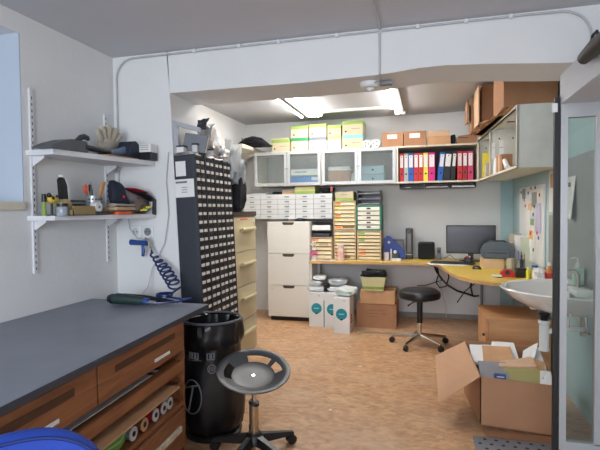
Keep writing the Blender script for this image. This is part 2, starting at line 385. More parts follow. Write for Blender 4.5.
for k in range(8):
    for z in (.02,.045,.07,.09):
        a=R(-80+k*22); h.cyl((.0445*math.cos(a),.0445*math.sin(a),z),(.0462*math.cos(a),.0462*math.sin(a),z),.005,seg=8)
h.build('holes',SLOT,t)
t=T('scissors','orange-handled scissors standing in the pencil cup','scissors',(-1.88,2.28,LS+.06))
M().tube([(0,.0,.06),(0,-.02,.075),(0,-.024,.10),(0,-.008,.112),(0,.006,.09)],.006,closed=True).build('handle',ORANGE,t,True)
M().box(-.002,.002,-.004,.004,-.05,.06).build('blade',CHROME,t)
t=T('screwdriver','black-handled screwdriver standing in the pencil cup','screwdriver',(-1.87,2.305,LS+.06))
M().tube([(0,0,.05),(0,-.006,.08),(0,-.012,.115)],[.007,.011,.008]).build('handle',BLACK,t,True); M().cyl((0,0,-.05),(0,0,.05),.003).build('shaft',CHROME,t)
t=T('wooden_brush','wooden-handled brush leaning out of the pencil cup to the right','brush',(-1.84,2.31,LS+.075))
M().hexa([(-.006,-.006,-.04),(.006,-.006,-.04),(.006,.006,-.04),(-.006,.006,-.04)],[(-.008,.05,.115),(.008,.05,.115),(.008,.075,.12),(-.008,.075,.12)]).build('handle',mat('beech_wood',(196,146,96),.6),t)
tag(M().cyl((-1.86,2.29,LS+.03),(-1.865,2.295,LS+.19),.003).build('thin_rod',GREY),'thin grey rod standing in the pencil cup','rod')
t=T('tape_measure','round white tape dispenser with dark base in front of the pencil cup','tape measure',(-1.775,2.225,LS))
M().box(-.02,.02,-.028,.028,0,.022,.004).build('dispenser_base',DARK,t); M().cyl((-.018,0,.045),(.018,0,.045),.028,seg=24).build('reel',WHITEP,t,True)
M().cyl((-.02,0,.045),(.02,0,.045),.008).build('hub',GREY,t)
t=T('work_shoe','grey and navy trainer lying on a stack on the lower shelf','shoe',(-1.805,2.53,LS+.055),rz=R(-6)); t.scale=(1.15,1.0,1.15)
SHG=mat('grey_suede',(122,122,126),.9)
m=M(); 
def slab(m,st): # loft ellipse sections along y
    rings=[]
    for (y,w0,z0,z1) in st:
        rings.append([m.bm.verts.new((w0*math.cos(a*math.pi/5),y,(z0+z1)/2+(z1-z0)/2*math.sin(a*math.pi/5))) for a in range(10)])
    for A,B_ in zip(rings,rings[1:]):
        for k in range(10): m.bm.faces.new((A[k],A[(k+1)%10],B_[(k+1)%10],B_[k]))
    m.bm.faces.new(rings[0][::-1]); m.bm.faces.new(rings[-1]); return m
slab(m,[(-.10,.02,.01,.11),(-.06,.035,.01,.105),(0,.04,.01,.085),(.06,.043,.008,.07),(.14,.04,.006,.05),(.19,.03,.006,.035),(.21,.01,.008,.02)]).build('upper',SHG,t,True)
slab(M(),[(-.13,.015,.02,.13),(-.11,.03,.0,.135),(-.05,.042,.0,.12),(-.02,.043,.0,.02)]).build('heel_counter',NAVY,t,True)
slab(M(),[(-.12,.03,-.008,.012),(0,.043,-.008,.012),(.12,.046,-.008,.012),(.21,.02,-.004,.012)]).build('sole',mat('pale_sole',(196,186,170),.8),t,True)
for k,y in enumerate((.0,.03,.06)): M().tube([(-.03,y,.06-k*.005),(0,y+.005,.083-k*.008),(.035,y,.06-k*.005)],.003).build('lace',LGREY,t,True)
M().sph((.043,-.07,.045),.008).build('red_badge',RED,t,True)
t=T('wooden_board','pale wooden offcut under the trainer on the lower shelf','wood',(-1.80,2.47,LS+.026))
M().box(-.07,.05,-.10,.16,0,.018,.003).build('plank',mat('pale_wood',(200,172,136),.7,var=.1),t)
t=T('cardboard_wad','folded brown cardboard under the wooden offcut on the lower shelf','cardboard',(-1.82,2.5,LS))
M().sheet([(-.07,-.11,.004),(.05,-.11,.004),(.05,.18,.006),(-.07,.18,.006)],.006,4,.002).sheet([(-.07,-.10,.014),(.05,-.10,.016),(.05,.17,.02),(-.07,.17,.018)],.006,4,.002,2).build('folded_layers',CARD,t)
t=T('utility_knife','orange utility knife lying at the front edge of the lower shelf','knife',(-1.725,2.40,LS))
M().box(-.014,.014,-.07,.06,0,.018,.005).build('handle',ORANGE,t); M().box(-.01,.01,.06,.09,.006,.010).build('blade',GREY,t)
t=T('tool_pouch','open red and black zip case at the far end of the lower shelf','case',(-1.765,2.61,LS),rot=(R(-4),0,0)); t.scale=(1.,.95,1.1)
M().sheet([(-.09,-.02,.12),(.06,-.02,.12),(.07,.085,.085),(-.09,.085,.085)],.010,4,.002).build('black_cover',BLACK,t)
M().sheet([(-.09,-.10,.140),(.03,-.10,.140),(.06,-.0,.126),(-.09,-.0,.126)],.006,4,.001).build('red_cover',mat('dark_red_vinyl',(150,30,46),.5),t)
M().box(.055,.07,.06,.09,.0,.09,.003).build('spine',BLACK,t)
M().crumple((-.02,.0,.055),(.12,.14,.09),3,.2).build('inner_pockets',mat('brown_grey_canvas',(104,92,86),.9),t,True)
for k,(y,mm) in enumerate(((-.03,YEL),(-.01,LIME),(.02,YEL))): M().box(.03+.003*k,.075,y-.005,y+.005,.018+.01*k,.026+.01*k).build('coloured_tool',mm,t)

# ------------------------------------------------------------------ sockets, air line, drill
def socket(x,label,dark):
    t=T('wall_socket',label,'socket',(x,2.70,1.19),0,'power sockets on the column')
    M().box(-.04,.04,-.012,0,-.04,.04,.006).build('face_plate',WHITEP,t)
    M().cyl((0,-.0125,0),(0,-.004,0),.026,seg=24).build('recess',LGREY if not dark else GREY,t)
    for s in (-.01,.01): M().cyl((s,-.014,0),(s,-.012,0),.004,seg=8).build('pin_hole',SLOT,t)
socket(-1.85,'white wall socket on the column, empty one on the left',False)
socket(-1.758,'white wall socket on the column directly above the blue air fitting',True)
t=T('air_coupling','blue compressed-air coupling fixed to the column below the sockets','air fitting',(-1.765,2.70,1.12))
AB=mat('air_blue',(30,72,140),.35)
M().tube([(0,-.005,.0),(0,-.06,-.002)],.014).build('wall_stub',CHROME,t,True)
M().tube([(-.09,-.055,.005),(-.035,-.058,.002),(.04,-.06,0)],[.019,.016,.018],10).build('blue_body',AB,t,True)
M().tube([(.0,-.06,-.015),(.005,-.06,-.05),(.0,-.06,-.085)],[.010,.012,.010]).build('lever',AB,t,True)
M().tube([(.02,-.06,.03),(.045,-.06,.015),(.05,-.06,-.02),(.065,-.06,-.05)],.010).build('steel_elbow',CHROME,t,True)
pts=[]
A0=Vector((-1.70,2.62,1.06)); N=8*14; 
for i in range(N+1):
    u=i/N; c=Vector((-1.70+.205*u**.8,2.62-.05*u,1.06-.20*u)); a=2*math.pi*8.*u; rr=.012+.028*min(1,u*2)
    pts.append(c+Vector((rr*math.cos(a),rr*.6*math.sin(a),rr*.45*math.sin(a))))
pts=[Vector((-1.70,2.64,1.075))]+pts
c=Vector((-1.48,2.42,.815))
for i in range(40):
    a=2*math.pi*i/20.; pts.append(c+Vector((.045*math.cos(a),.035*math.sin(a),.03-.02*i/40)))
pts+=[(-1.36,2.40,.82),(-1.31,2.42,.822),(-1.36,2.36,.812),(-1.46,2.32,.808),(-1.53,2.30,.812)]
tag(M().tube(pts,.0065,8).build('air_hose',mat('navy_hose',(22,42,92),.3),None,True),'coiled dark blue air hose hanging from the blue coupling down to the worktop','hose')
t=T('air_drill','dark green compressed-air tool with a blue collar lying on the grey worktop','power tool',(-1.60,2.31,.79),rz=R(4))
M().tube([(-.14,0,.035),(-.11,0,.037),(-.06,0,.035),(0,0,.03),(.055,0,.028)],[.026,.032,.03,.026,.022],12).build('body',mat('dark_green_housing',(38,58,56),.4),t,True)
M().tube([(-.165,0,.033),(-.14,0,.035)],[.022,.03],12).build('chuck',BLACK,t,True)
M().tube([(.05,0,.027),(.085,0,.025)],[.02,.019],12).build('blue_collar',AB,t,True)
M().tube([(.085,0,.024),(.13,0,.02)],[.011,.008],10).build('steel_nipple',CHROME,t,True)
t=T('black_cable_sleeve','long black sleeve lying behind the air tool along the wall','sleeve',(-1.60,2.395,.79))
M().tube([(-.20,.0,.02),(-.14,.01,.028),(0,.012,.026),(.12,.0,.018),(.2,-.01,.014)],[.012,.02,.017,.013,.009],10).build('sleeve',BLACK,t,True)
CW=mat('grey_cable',(182,184,186),.5)
tag(M().tube([(-1.90,2.685,1.28),(-1.885,2.68,1.21),(-1.83,2.68,1.15),(-1.77,2.675,1.14)],.003).build('power_cable',CW,None,True),'short thin cable looping from behind the lower shelf to the sockets','cable')
tag(M().tube([(-1.595,2.688,1.70),(-1.615,2.688,1.52),(-1.60,2.685,1.30),(-1.63,2.68,1.12),(-1.72,2.67,.95),(-1.73,2.64,.84),(-1.70,2.50,.80),(-1.64,2.43,.80)],.003).build('power_cable',CW,None,True),'long thin grey cable hanging down the column beside the dark drawer cabinet','cable')

# ------------------------------------------------------------------ workbench
WT=0.79
t=T('workbench','brown wooden workbench with grey worktop, drawers and open slots along the left wall','workbench',(-1.21,2.44,0))
wb=t
GT=mat('grey_worktop',(122,128,140),.40,var=.10,scale=3.5,bump=.02)
M().prism([(-.785,0),(0,0),(.16,-2.9),(-.785,-2.9)],WT-.026,WT).build('worktop',GT,t)
M().prism([(-.785,.001),(.001,.001),(.161,-2.9),(.157,-2.9),(-.002,-.003),(-.785,-.003)],WT-.0262,WT-.001).build('edge_band',mat('dark_edge_band',(60,64,74),.5),t)
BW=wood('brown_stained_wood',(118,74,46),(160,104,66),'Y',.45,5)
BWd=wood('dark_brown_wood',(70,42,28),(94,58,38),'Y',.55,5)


rb=R(3.2)
def WB(m): # rotate body geometry to follow the front line
    bmesh.ops.rotate(m.bm,cent=(0,0,0),matrix=Matrix.Rotation(rb,3,'Z'),verts=m.bm.verts[:]); return m
E_=-.225  # far end of body
N_=-2.75
fx=-.045
b=M().box(-.70,fx,E_-.022,E_,0,WT-.027).box(-.70,fx,N_,N_+.02,0,WT-.027).box(-.70,fx-.012,N_,E_,.07,.09)
b.box(-.70,-.68,N_,E_,.09,WT-.027)
WB(b).build('carcass',BW,t)
for z0,z1 in ((.485,.54),(.305,.328),(.415,.423)): WB(M().box(-.68,fx+(-.01 if z1==.423 else 0),N_+.02,E_-.022,z0,z1)).build('shelf_board',BW,t)
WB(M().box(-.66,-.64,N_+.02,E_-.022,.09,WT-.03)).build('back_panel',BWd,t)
def drawer(y0,y1,z0,z1,hy0,hy1,style,lab=None):
    d=WB(M().box(fx-.35,fx+.016,y0,y1,z0,z1,.003)).build('drawer',BW,t)
    zc=(z0+z1)/2
    if style=='groove':
        g=WB(M().box(fx+.0162,fx+.018,hy0,hy1,z1-.060,z1-.032)).build('grip_groove',BWd,d)
        l=(hy0+hy1)/2
        WB(M().box(fx+.0162,fx+.022,hy0+.30,hy0+.44,z0+.03,z0+.045,.002)).build('label_strip',PAPER,d)
    else:
        WB(M().box(fx+.0162,fx+.03,hy0,hy1,zc+.0,zc+.03,.003)).build('handle',mat('worn_white_label',(206,196,176),.6,var=.25,scale=40),d)
    return d
drawer(-.965,-.255,.600,.748,-.86,-.36,'groove'); drawer(-1.72,-.975,.600,.748,-1.62,-1.10,'groove'); drawer(-2.6,-1.73,.600,.748,-2.3,-1.8,'groove')
drawer(-.74,-.26,.10,.298,-.64,-.32,'bar'); drawer(-1.50,-.76,.10,.298,-1.3,-.95,'bar'); drawer(-2.3,-1.52,.10,.298,-2.0,-1.6,'bar')
wbm=Matrix.Translation((-1.21,2.44,0))@Matrix.Rotation(rb,4,'Z')
def onWB(o): o.matrix_world=wbm@o.matrix_world if False else wbm; return o
# things stored in the bench slots (each placed by the bench's own direction)
def bt(name,label,cat,x,y,z,rz=0,group=None):
    p=wbm@Vector((x,y,z)); return T(name,label,cat,p,rb+rz,group)
tt=bt('sheet_stack','stack of dark and pale sheets in the upper open slot of the workbench','sheets',fx-.2,-.9,.5405)
for k in range(4):
    M().box(-.2,.15+.012*k,-.55+.03*k,.52-.05*k,.0055*k,.0055*k+.003).build('sheet',[DARK,PAPER,BWd,LGREY][k],tt)
tt=bt('cardboard_sheet','long flat cardboard sheet on the middle ledge of the workbench','cardboard',fx-.1,-1.1,.4235)
M().box(-.25,.12,-.75,.78,0,.008).build('folded_sheet',CARD2,tt)
for k,(y,c,nm) in enumerate(((-.36,WHITEP,'white'),(-.42,mat('dull_red',(150,40,46),.5),'red'),(-.50,RED,'bright red'),(-.60,mat('brown_plastic',(130,86,64),.5),'brown'),(-.69,GREY,'grey'))):
    tt=bt('spool',['white thread roll lying in the lower bench slot, furthest right','dull red thread roll in the lower bench slot, right of the bright red one','bright red thread roll in the lower bench slot, between dull red and brown','brown thread roll in the lower bench slot, left of the red ones','grey thread roll in the lower bench slot next to the green bundle'][k],'roll',fx-.06,y,.3285+.03)
    M().cyl((-.05,0,0),(.04,0,0),.026,seg=18).build('winding',c,tt,True); M().cyl((-.055,0,0),(-.05,0,0),.03,seg=18).build('flange',LGREY,tt,True); M().cyl((.04,0,0),(.045,0,0),.03,seg=18).build('flange',CARD2 if k==3 else LGREY,tt,True); M().cyl((.045,0,0),(.047,0,0),.012,seg=12).build('core',SLOT,tt)
tt=bt('strap_bundle','green bundle of webbing straps in the lower bench slot','straps',fx-.05,-.84,.3285)
GRN=mat('green_webbing',(96,150,72),.7)
for k in range(5): M().tube([(.0+.012*k,-.14+.02*k,.02),(.02,-.05,.035+.008*k),(.03,.04,.03+.01*k),(.0,.12,.02+.012*k)],.014,8).build('strap',GRN if k!=2 else mat('pale_green_webbing',(150,190,120),.7),tt,True)
tt=bt('dark_offcuts','dark strips lying at the near end of the lower bench slot','offcuts',fx-.08,-1.3,.3285)
for k in range(4): M().box(-.05+.025*k,-.03+.025*k,-.26,.28-.03*k,.0,.02+.006*k,.002).build('strip',DARK,tt)

# ------------------------------------------------------------------ blue chair bottom left
BL=mat('blue_upholstery',(24,62,160),.75,var=.08,bump=.1,bscale=120)
t=T('blue_chair','blue upholstered chair in front of the workbench, only its rounded backrest in view','chair',(-.93,.875,0),rz=R(43))
m=M(); rings=[]
for j in range(25):
    u=-1+2*j/24; e=(max(0,1-abs(u)**2.5))**.4
    x=.205*u; yc=-.05*u*u; zt_=.60+.205*e; zb_=.60-.12*e
    rg=[]
    for (dy,f) in ((-.022,0),(-.03,.15),(-.03,.85),(-.024,.97),(-.012,1),(.012,1),(.024,.97),(.03,.85),(.03,.15),(.022,0)):
        rg.append(m.bm.verts.new((x,yc+dy*(.35+.65*e),zb_+(zt_-zb_)*f)))
    rings.append(rg)
for A,B_ in zip(rings,rings[1:]):
    for k in range(10): m.bm.faces.new((A[k],A[(k+1)%10],B_[(k+1)%10],B_[k]))
m.bm.faces.new(rings[0][::-1]); m.bm.faces.new(rings[-1])
m.build('backrest',BL,t,True)
M().tube([(.202*(-1+2*j/30),-.05*(-1+2*j/30)**2-.028*(.35+.65*(max(0,1-abs(-1+2*j/30)**2.5))**.4),.60+.195*(max(0,1-abs(-1+2*j/30)**2.5))**.4) for j in range(31)],.004,6).build('piping',mat('dark_blue_piping',(14,40,110),.7),t,True)
M().lathe([(0,.39),(.19,.39),(.215,.41),(.215,.45),(.19,.475),(0,.48)],c=(0,-.24,0),seg=32).build('seat',BL,t,True)
M().box(-.03,.03,-.06,-.035,.40,.56,.004).box(-.03,.03,-.24,-.036,.375,.395,.003).build('back_support',STEELBLK,t)
M().cyl((0,-.24,.08),(0,-.24,.385),.028).build('gas_column',STEELBLK,t,True)
for k in range(5):
    a=R(20+72*k); l=M().tube([(0,-.24,.09),(.14*math.cos(a),-.24+.14*math.sin(a),.08),(.25*math.cos(a),-.24+.25*math.sin(a),.062)],[.022,.018,.014],8).build('leg',BLACK,t,True)
    M().cyl((.25*math.cos(a)-.012,-.24+.25*math.sin(a),.026),(.25*math.cos(a)+.012,-.24+.25*math.sin(a),.026),.026).build('caster',BLACK,l,True)

# ------------------------------------------------------------------ dark small-parts cabinet
CB=mat('anthracite_steel',(44,50,60),.5,var=.06)
t=T('parts_cabinet','tall anthracite cabinet of small label-fronted drawers standing beside the column','cabinet',(-1.355,2.705,0),rot=(0,R(-2.3),0))
cab=t
CW_,CL,CH=.165,.56,1.685
M().box(-CW_,-.012,0,CL,0,CH,.003).build('body',CB,t)
f=M()
for k in range(5): f.box(-.012,.004,k*CL/4-.004 if k else 0,k*CL/4+.004 if k<4 else CL,0,CH)
f.build('front_frame',CB,t)
DW=mat('pale_label',(228,222,216),.6,var=.06,scale=60); DP_=mat('black_drawer',(18,20,24),.4)
rows=30; rh=(CH-.03)/rows
first={}
rest=M(); restp=M(); cnt=0
def sdraw(m,l,y0,y1,z0,z1,first_=True):
    m.box(-.012,-.002,y0,y1,z0,z1)
proto=None
cells=[(r,c) for r in range(rows) for c in range(8)]
for (r,c) in cells:
    y0=(c//2)*CL/4+.008+(c%2)*.063; z1=CH-.012-r*rh; z0=z1-rh+.006
    if cnt<96:
        if proto is None:
            proto=M().box(-.0115,.0,0,.058,0,rh-.006).build('small_drawer',DP_,t); 
            pl=M().box(.0,.005,.009,.049,.003,.022,.001).build('drawer_label',DW,proto)
            M().box(.0,.003,.014,.044,.026,.046).build('finger_slot',SLOT,proto)
            proto.location=(0,y0,z0)
        else:
            d=proto.copy(); C.objects.link(d); d.parent=t; d.location=(0,y0,z0)
            for g in proto.children:
                e=g.copy(); C.objects.link(e); e.parent=d
    else:
        rest.box(-.0115,.0,y0,y0+.058,z0,z0+rh-.006); restp.box(.0,.005,y0+.009,y0+.049,z0+.003,z0+.022)
    cnt+=1
o=rest.build('small_drawer',DP_,t); o['kind']='stuff'
o2=restp.build('drawer_label',DW,o); o2['kind']='stuff'
# papers on the near face
p=M().box(-.135,-.065,-.003,-.001,1.55,1.645).build('paper_note',PAPER,t); 
p2=M().box(-.155,-.012,-.003,-.001,1.415,1.53).build('label_sheet',PAPER,t)
for k,z in enumerate((1.505,1.475,1.46,1.445)): M().box(-.14 if k==0 else -.10,-.06,-.004,-.003,z,z+(.012 if k==0 else .004)).build('printed_line',PRINT,p2)
# on top of the parts cabinet
ct=1.69
t=T('picture_frame','light grey open frame leaning against the column on top of the parts cabinet','frame',(-1.475,2.715,ct+.002),rot=(R(-3),0,0))
fr=M()
fr.hexa([(-.095,0,0),(-.06,0,0),(-.06,.03,0),(-.095,.03,0)],[(-.115,0,.19),(-.08,0,.19),(-.08,.03,.19),(-.115,.03,.19)])
fr.hexa([(-.115,0,.19),(.08,0,.13),(.08,.03,.13),(-.115,.03,.19)],[(-.118,0,.22),(.08,0,.16),(.08,.03,.16),(-.118,.03,.22)])
fr.build('frame_bar',mat('pale_grey_frame',(176,180,186),.5),t)
t=T('grey_folder','mid grey ring folder leaning inside the pale frame on the parts cabinet','folder',(-1.455,2.765,ct+.012),rot=(R(-8),R(10),0))
M().box(-.075,.085,-.02,-.012,0,.115,.003).box(-.08,-.07,-.02,.01,0,.115,.002).build('cover',mat('mid_grey_cover',(126,130,136),.5),t); M().box(-.065,.08,-.01,.008,.004,.11).build('pages',PAPER,t)
for k,(x,y,w_,h_,c,lb) in enumerate(((-1.515,2.715,.05,.045,PAPER,'white labelled box in front of the pale frame on the parts cabinet'),(-1.43,2.735,.035,.06,LGREY,'pale grey container in front of the folder on the parts cabinet'),(-1.43,2.83,.05,.05,DARK,'dark container behind the pale one on the parts cabinet'),(-1.43,2.93,.05,.045,PAPER,'white container under the silver bags on the parts cabinet'))):
    q=T('small_container',lb,'container',(x,y,ct+.004),rz=.2*k); M().box(-w_/2,w_/2,-w_/2,w_/2,0,h_*.8,.004).build('container_body',c,q); M().box(-w_/2-.002,w_/2+.002,-w_/2-.002,w_/2+.002,h_*.8,h_,.003).build('lid',DARK if c is not DARK else GREY,q)
t=T('foil_bag','crumpled silver antistatic bag on top of the parts cabinet behind the grey folder','bag',(-1.46,2.98,ct))
M().crumple((0,0,.115),(.10,.16,.22),5,.35).build('foil',FOIL,t,True); M().sheet([(-.03,-.1,.16),(.03,-.1,.18),(.02,-.02,.27),(-.05,-.05,.25)],.006,4,.008).build('dark_flap',DARK,t)
t=T('foil_bag','flat silver and grey bag lying lower, right of the upright silver bag','bag',(-1.44,3.14,ct))
M().crumple((0,0,.05),(.10,.14,.09),8,.3).build('foil',FOIL,t,True)
t=T('plastic_bag','clear crumpled plastic bags hanging at the far end of the parts cabinet','bag',(-1.44,3.33,1.60))
M().crumple((0,0,.10),(.12,.16,.28),9,.35).crumple((.02,.05,.02),(.10,.12,.2),11,.4).build('film',CLEARP,t,True)
t=T('bin_liner_bundle','black bag bundle hanging at the far end of the parts cabinet','bag',(-1.43,3.40,1.36))
M().crumple((.0,0,.13),(.12,.14,.36),13,.25).build('bag_body',BLACKM,t,True); M().tube([(0,0,.28),(.01,.02,.34),(0,.05,.30)],.008).build('strap',BLACK,t,True)

# ------------------------------------------------------------------ beige filing cabinet
BG=mat('beige_steel',(190,180,148),.45,var=.03); BGH=mat('beige_handle',(206,198,164),.4)
t=T('filing_cabinet','tall beige steel filing cabinet with four drawers and a brown top','filing cabinet',(-1.61,3.73,0))
M().box(-.66,-.018,0,.56,0,1.27,.004).build('cabinet_body',BG,t)
M().box(-.665,.005,-.005,.565,1.27,1.315,.004).build('brown_top',mat('dark_brown_top',(58,40,34),.5),t)
for k in range(4):
    z1=1.262-k*.313; z0=z1-.305
    d=M().box(-.018,0,.012,.548,z0,z1,.004).build('drawer',BG,t)
    M().prism([(0,z0+.17),(.035,z0+.185),(.04,z0+.20),(.035,z0+.215),(0,z0+.20)],.15,.47,plane='xz').build('handle',BGH,d)
    M().cyl((0,.50,z1-.05),(.008,.50,z1-.05),.012,seg=12).build('lock',LGREY,d,True)
    if k==0: M().box(0,.002,.16,.34,z1-.022,z1-.014).build('red_strip',RED,d)
t=T('coffee_cup','white and blue cup standing near the front of the brown cabinet top','cup',(-1.67,3.76,1.316))
M().lathe([(0,0),(.025,0),(.032,.06),(.030,.06),(.022,.004),(0,.004)],seg=18).build('cup_body',WHITEP,t,True); M().lathe([(.0262,.015),(.0292,.04),(.0302,.04),(.0275,.015)],seg=18).build('blue_band',BLUE,t,True)
t=T('yellow_box','small yellow box behind the cup on the brown cabinet top','box',(-1.67,3.88,1.316)); M().box(-.03,.03,-.04,.04,0,.022,.003).build('box_body',mat('mustard_card',(214,170,80),.6),t); M().box(-.031,.031,-.01,.01,.0,.0235).build('band',PAPER,t)

# ------------------------------------------------------------------ shelf with bag, back left
t=T('corner_shelf','cream shelf board high in the rear left corner carrying a dark bag','shelf',(XLB,5.43,2.05))
M().box(0,.275,-.35,.45,0,.045,.004).build('shelf_board',CREAM,t)
M().prism([(.0,-.12),(.02,-.12),(.22,-.015),(.22,0),(0,0)],.2,.215,plane='xz').build('bracket',WHITE,t)
t=T('dark_bag','dark navy sports bag lying on the corner shelf and the cabinet end','bag',(-2.08,5.47,2.096))
slb=M()
rings=[]
for (x,w_,h_) in ((-.22,.02,.02),(-.18,.09,.055),(-.08,.13,.12),(.02,.14,.14),(.12,.13,.115),(.20,.09,.05),(.24,.02,.015)):
    rings.append([slb.bm.verts.new((x,w_*math.cos(a*math.pi/6),h_/2+h_/2*math.sin(a*math.pi/6))) for a in range(12)])
for A,B_ in zip(rings,rings[1:]):
    for k in range(12): slb.bm.faces.new((A[k],A[(k+1)%12],B_[(k+1)%12],B_[k]))
slb.bm.faces.new(rings[0][::-1]); slb.bm.faces.new(rings[-1]); slb.build('bag_body',BLACKM,t,True)
M().tube([(-.1,-.10,.10),(-.05,-.145,.05),(.05,-.145,.05),(.12,-.10,.09)],.008).build('strap',BLACK,t,True)
M().box(.16,.27,-.13,-.03,0,.012,.003).build('end_flap',BLACK,t)

# ------------------------------------------------------------------ back wall cabinets
FRO=frosted('frosted_glass'); CZ0,CZ1=1.612,2.03; YF=5.43
CIN=mat('grey_interior',(168,168,164),.7)
def glasscab(x0,x1,label):
    t=T('glass_door_cabinet',label,'cabinet',(x0,YF,CZ0),0,'glass-door wall cabinets')
    W=x1-x0;H=CZ1-CZ0;D=YB-YF
    M().box(0,.018,.022,D,0,H).box(W-.018,W,.022,D,0,H).box(.018,W-.018,.022,D,0,.018).box(.018,W-.018,.022,D,H-.018,H).build('carcass',CREAM,t)
    M().box(.018,W-.018,D-.01,D,.018,H-.018).build('back_panel',CIN,t)
    for k in (0,1):
        a=.006+k*(W/2-.003); b_=a+W/2-.009; fw=.034
        d=M().box(a,b_,0,.02,.006,.006+fw).box(a,b_,0,.02,H-.006-fw,H-.006).box(a,a+fw,0,.02,.006+fw,H-.006-fw).box(b_-fw,b_,0,.02,.006+fw,H-.006-fw).build('door',ALU,t)
        M().box(a+fw,b_-fw,.008,.012,.006+fw,H-.006-fw).build('glass_pane',FRO,d)
        hx=b_-.012 if k==0 else a+.012
        M().cyl((hx,-.02,H*.5),(hx,0,H*.5),.006,seg=8).build('knob',CHROME,d,True)
    return t
glasscab(-2.05,-1.212,'white glass-door wall cabinet with blue and white box inside, left one')
glasscab(-1.208,-.342,'white glass-door wall cabinet with pale blue boxes inside, middle of the row')
t=T('open_cabinet','open white wall cabinet holding the ring binders','cabinet',(-.338,YF,CZ0))
W=.875;H=.418;D=YB-YF
M().box(0,.018,0,D,0,H).box(W-.018,W,0,D,0,H).box(.018,W-.018,0,D,0,.018).box(.018,W-.018,0,D,H-.018,H).build('carcass',CREAM,t)
M().box(.018,W-.018,D-.01,D,.018,H-.018).build('back_panel',mat('dark_grey_back',(84,82,84),.7),t)
# contents
def carton(w_,d_,h_,loc,rz,label,group=None,m=None,tape=True,mark=None,name='carton',lab2=None):
    t=T(name,label,'box',loc,rz,group); m=m or CARD
    b=M().box(-w_/2,w_/2,-d_/2,d_/2,0,h_-.006,.002)
    b.box(-w_/2,w_/2,-d_/2,-.002,h_-.006,h_,.001).box(-w_/2,w_/2,.002,d_/2,h_-.006,h_,.001)
    b.build('carton_body',m,t)
    if tape: M().box(-.02,.02,-d_/2-.001,d_/2+.001,h_*.72,h_+.001).build('tape',TAPE,t) if False else M().box(-w_/2-.001,w_/2+.001,-.022,.022,h_,h_+.001).box(-.022,.022,-d_/2-.001,-d_/2,h_*.7,h_).build('tape',TAPE,t)
    if mark=='label': M().box(-w_*.25,w_*.22,-d_/2-.002,-d_/2-.0005,h_*.55,h_*.85).build('paper_label',PAPER,t)
    if mark=='print':
        for k in range(3): M().box(-w_*.25,-w_*.25+w_*(.42,.5,.3)[k],-d_/2-.002,-d_/2-.0005,h_*(.72-.13*k),h_*(.74-.13*k)).build('printed_line',mat('brown_print',(132,96,72),.9),t)
    return t
t=T('shoe_box','white box with a blue stripe behind the left glass door, upper of two','box',(-1.42,5.66,1.735)); M().box(-.20,.19,-.10,.10,0,.085,.003).build('box_body',PAPER,t); M().box(-.15,.0,-.102,-.1005,.045,.058).build('printed_stripe',mat('pale_blue_print',(90,150,200),.6),t); M().box(-.202,.192,-.102,.102,.0,.012,.002).build('green_edge',LIME,t)
t=T('shoe_box','bright blue box behind the left glass door, under the white one','box',(-1.42,5.66,1.632)); M().box(-.20,.19,-.10,.10,0,.10,.003).build('box_body',mat('bright_blue_card',(40,130,210),.5),t); M().box(.06,.17,-.102,-.1005,.05,.09).build('white_patch',PAPER,t)
t=T('shoe_box','brown box with a white lid behind the middle glass door','box',(-1.02,5.66,1.632)); M().box(-.13,.13,-.10,.10,0,.16,.003).build('box_body',CARD,t); M().box(-.132,.132,-.102,.102,.16,.205,.003).build('lid',PAPER,t)
t=T('paper_bundle','folded white paper leaning behind the middle glass door','paper',(-.85,5.62,1.632)); M().sheet([(-.04,0,.0),(.07,.02,.0),(.08,.05,.18),(-.04,.05,.12)],.02,3,.002).build('paper_fold',PAPER,t)
for k,(z,lb) in enumerate(((1.632,'pale blue archive box behind the middle glass door, lower of two'),(1.735,'pale blue archive box behind the middle glass door, upper of two'))):
    t=T('archive_box',lb,'box',(-.62,5.66,z),0,'pale blue boxes in the glass cabinet'); PB=mat('pale_blue_card',(170,206,222),.6)
    M().box(-.14,.13,-.10,.10,0,.075,.003).build('box_body',PB,t); M().box(-.143,.133,-.103,.103,.075,.098,.003).build('lid',PB,t); M().cyl((0,-.104,.05),(0,-.1,.05),.012,seg=12).build('finger_hole',SLOT,t)
# binders
def binder(x,w_,col,label,tilt=0.,h_=.318):
    t=T('ring_binder',label,'binder',(x+w_/2,5.47,CZ0+.0185),rot=(0,tilt,0),group='ring binders in the open wall cabinet')
    M().box(-w_/2,w_/2,0,.006,0,h_,.002).box(-w_/2,-w_/2+.003,.004,.27,0,h_).box(w_/2-.003,w_/2,.004,.27,0,h_).build('cover',col,t)
    M().box(-w_/2+.005,w_/2-.005,.01,.26,.01,h_-.01).build('pages',PAPER,t)
    M().box(-w_/2+.007,w_/2-.007,-.001,.001,h_*.50,h_*.93).build('spine_label',PAPER,t)
    M().cyl((0,-.002,h_*.27),(0,.001,h_*.27),.0105,seg=14).build('finger_ring',SLOT,t)
    M().cyl((0,-.0025,h_*.87),(0,.0,h_*.87),.006,seg=10).build('label_emblem',col if col is not GRYB else DARK,t)
B_=[(-.307,.046,RED,'red ring binder at the far left of the row'),(-.257,.046,GRYB,'pale grey ring binder between red and blue ones'),(-.208,.055,BLUE,'upright blue ring binder right of the grey one'),
(-.149,.05,RED,'red ring binder directly right of the upright blue one'),(-.097,.05,RED,'red ring binder directly left of the yellow one'),(-.044,.05,YEL,'yellow ring binder between red and magenta ones'),(.012,.068,MAG,'wide magenta ring binder'),]
for x,w_,c,l in B_: binder(x,w_,c,l)
binder(.103,.055,BLUE,'tilted blue ring binder leaning against the black one',R(6)); binder(.165,.07,BLKB,'tilted black ring binder leaning right',R(5.5))
binder(.243,.045,BLKB,'black ring binder leaning beside the red pair, narrower than the tilted one',R(5))
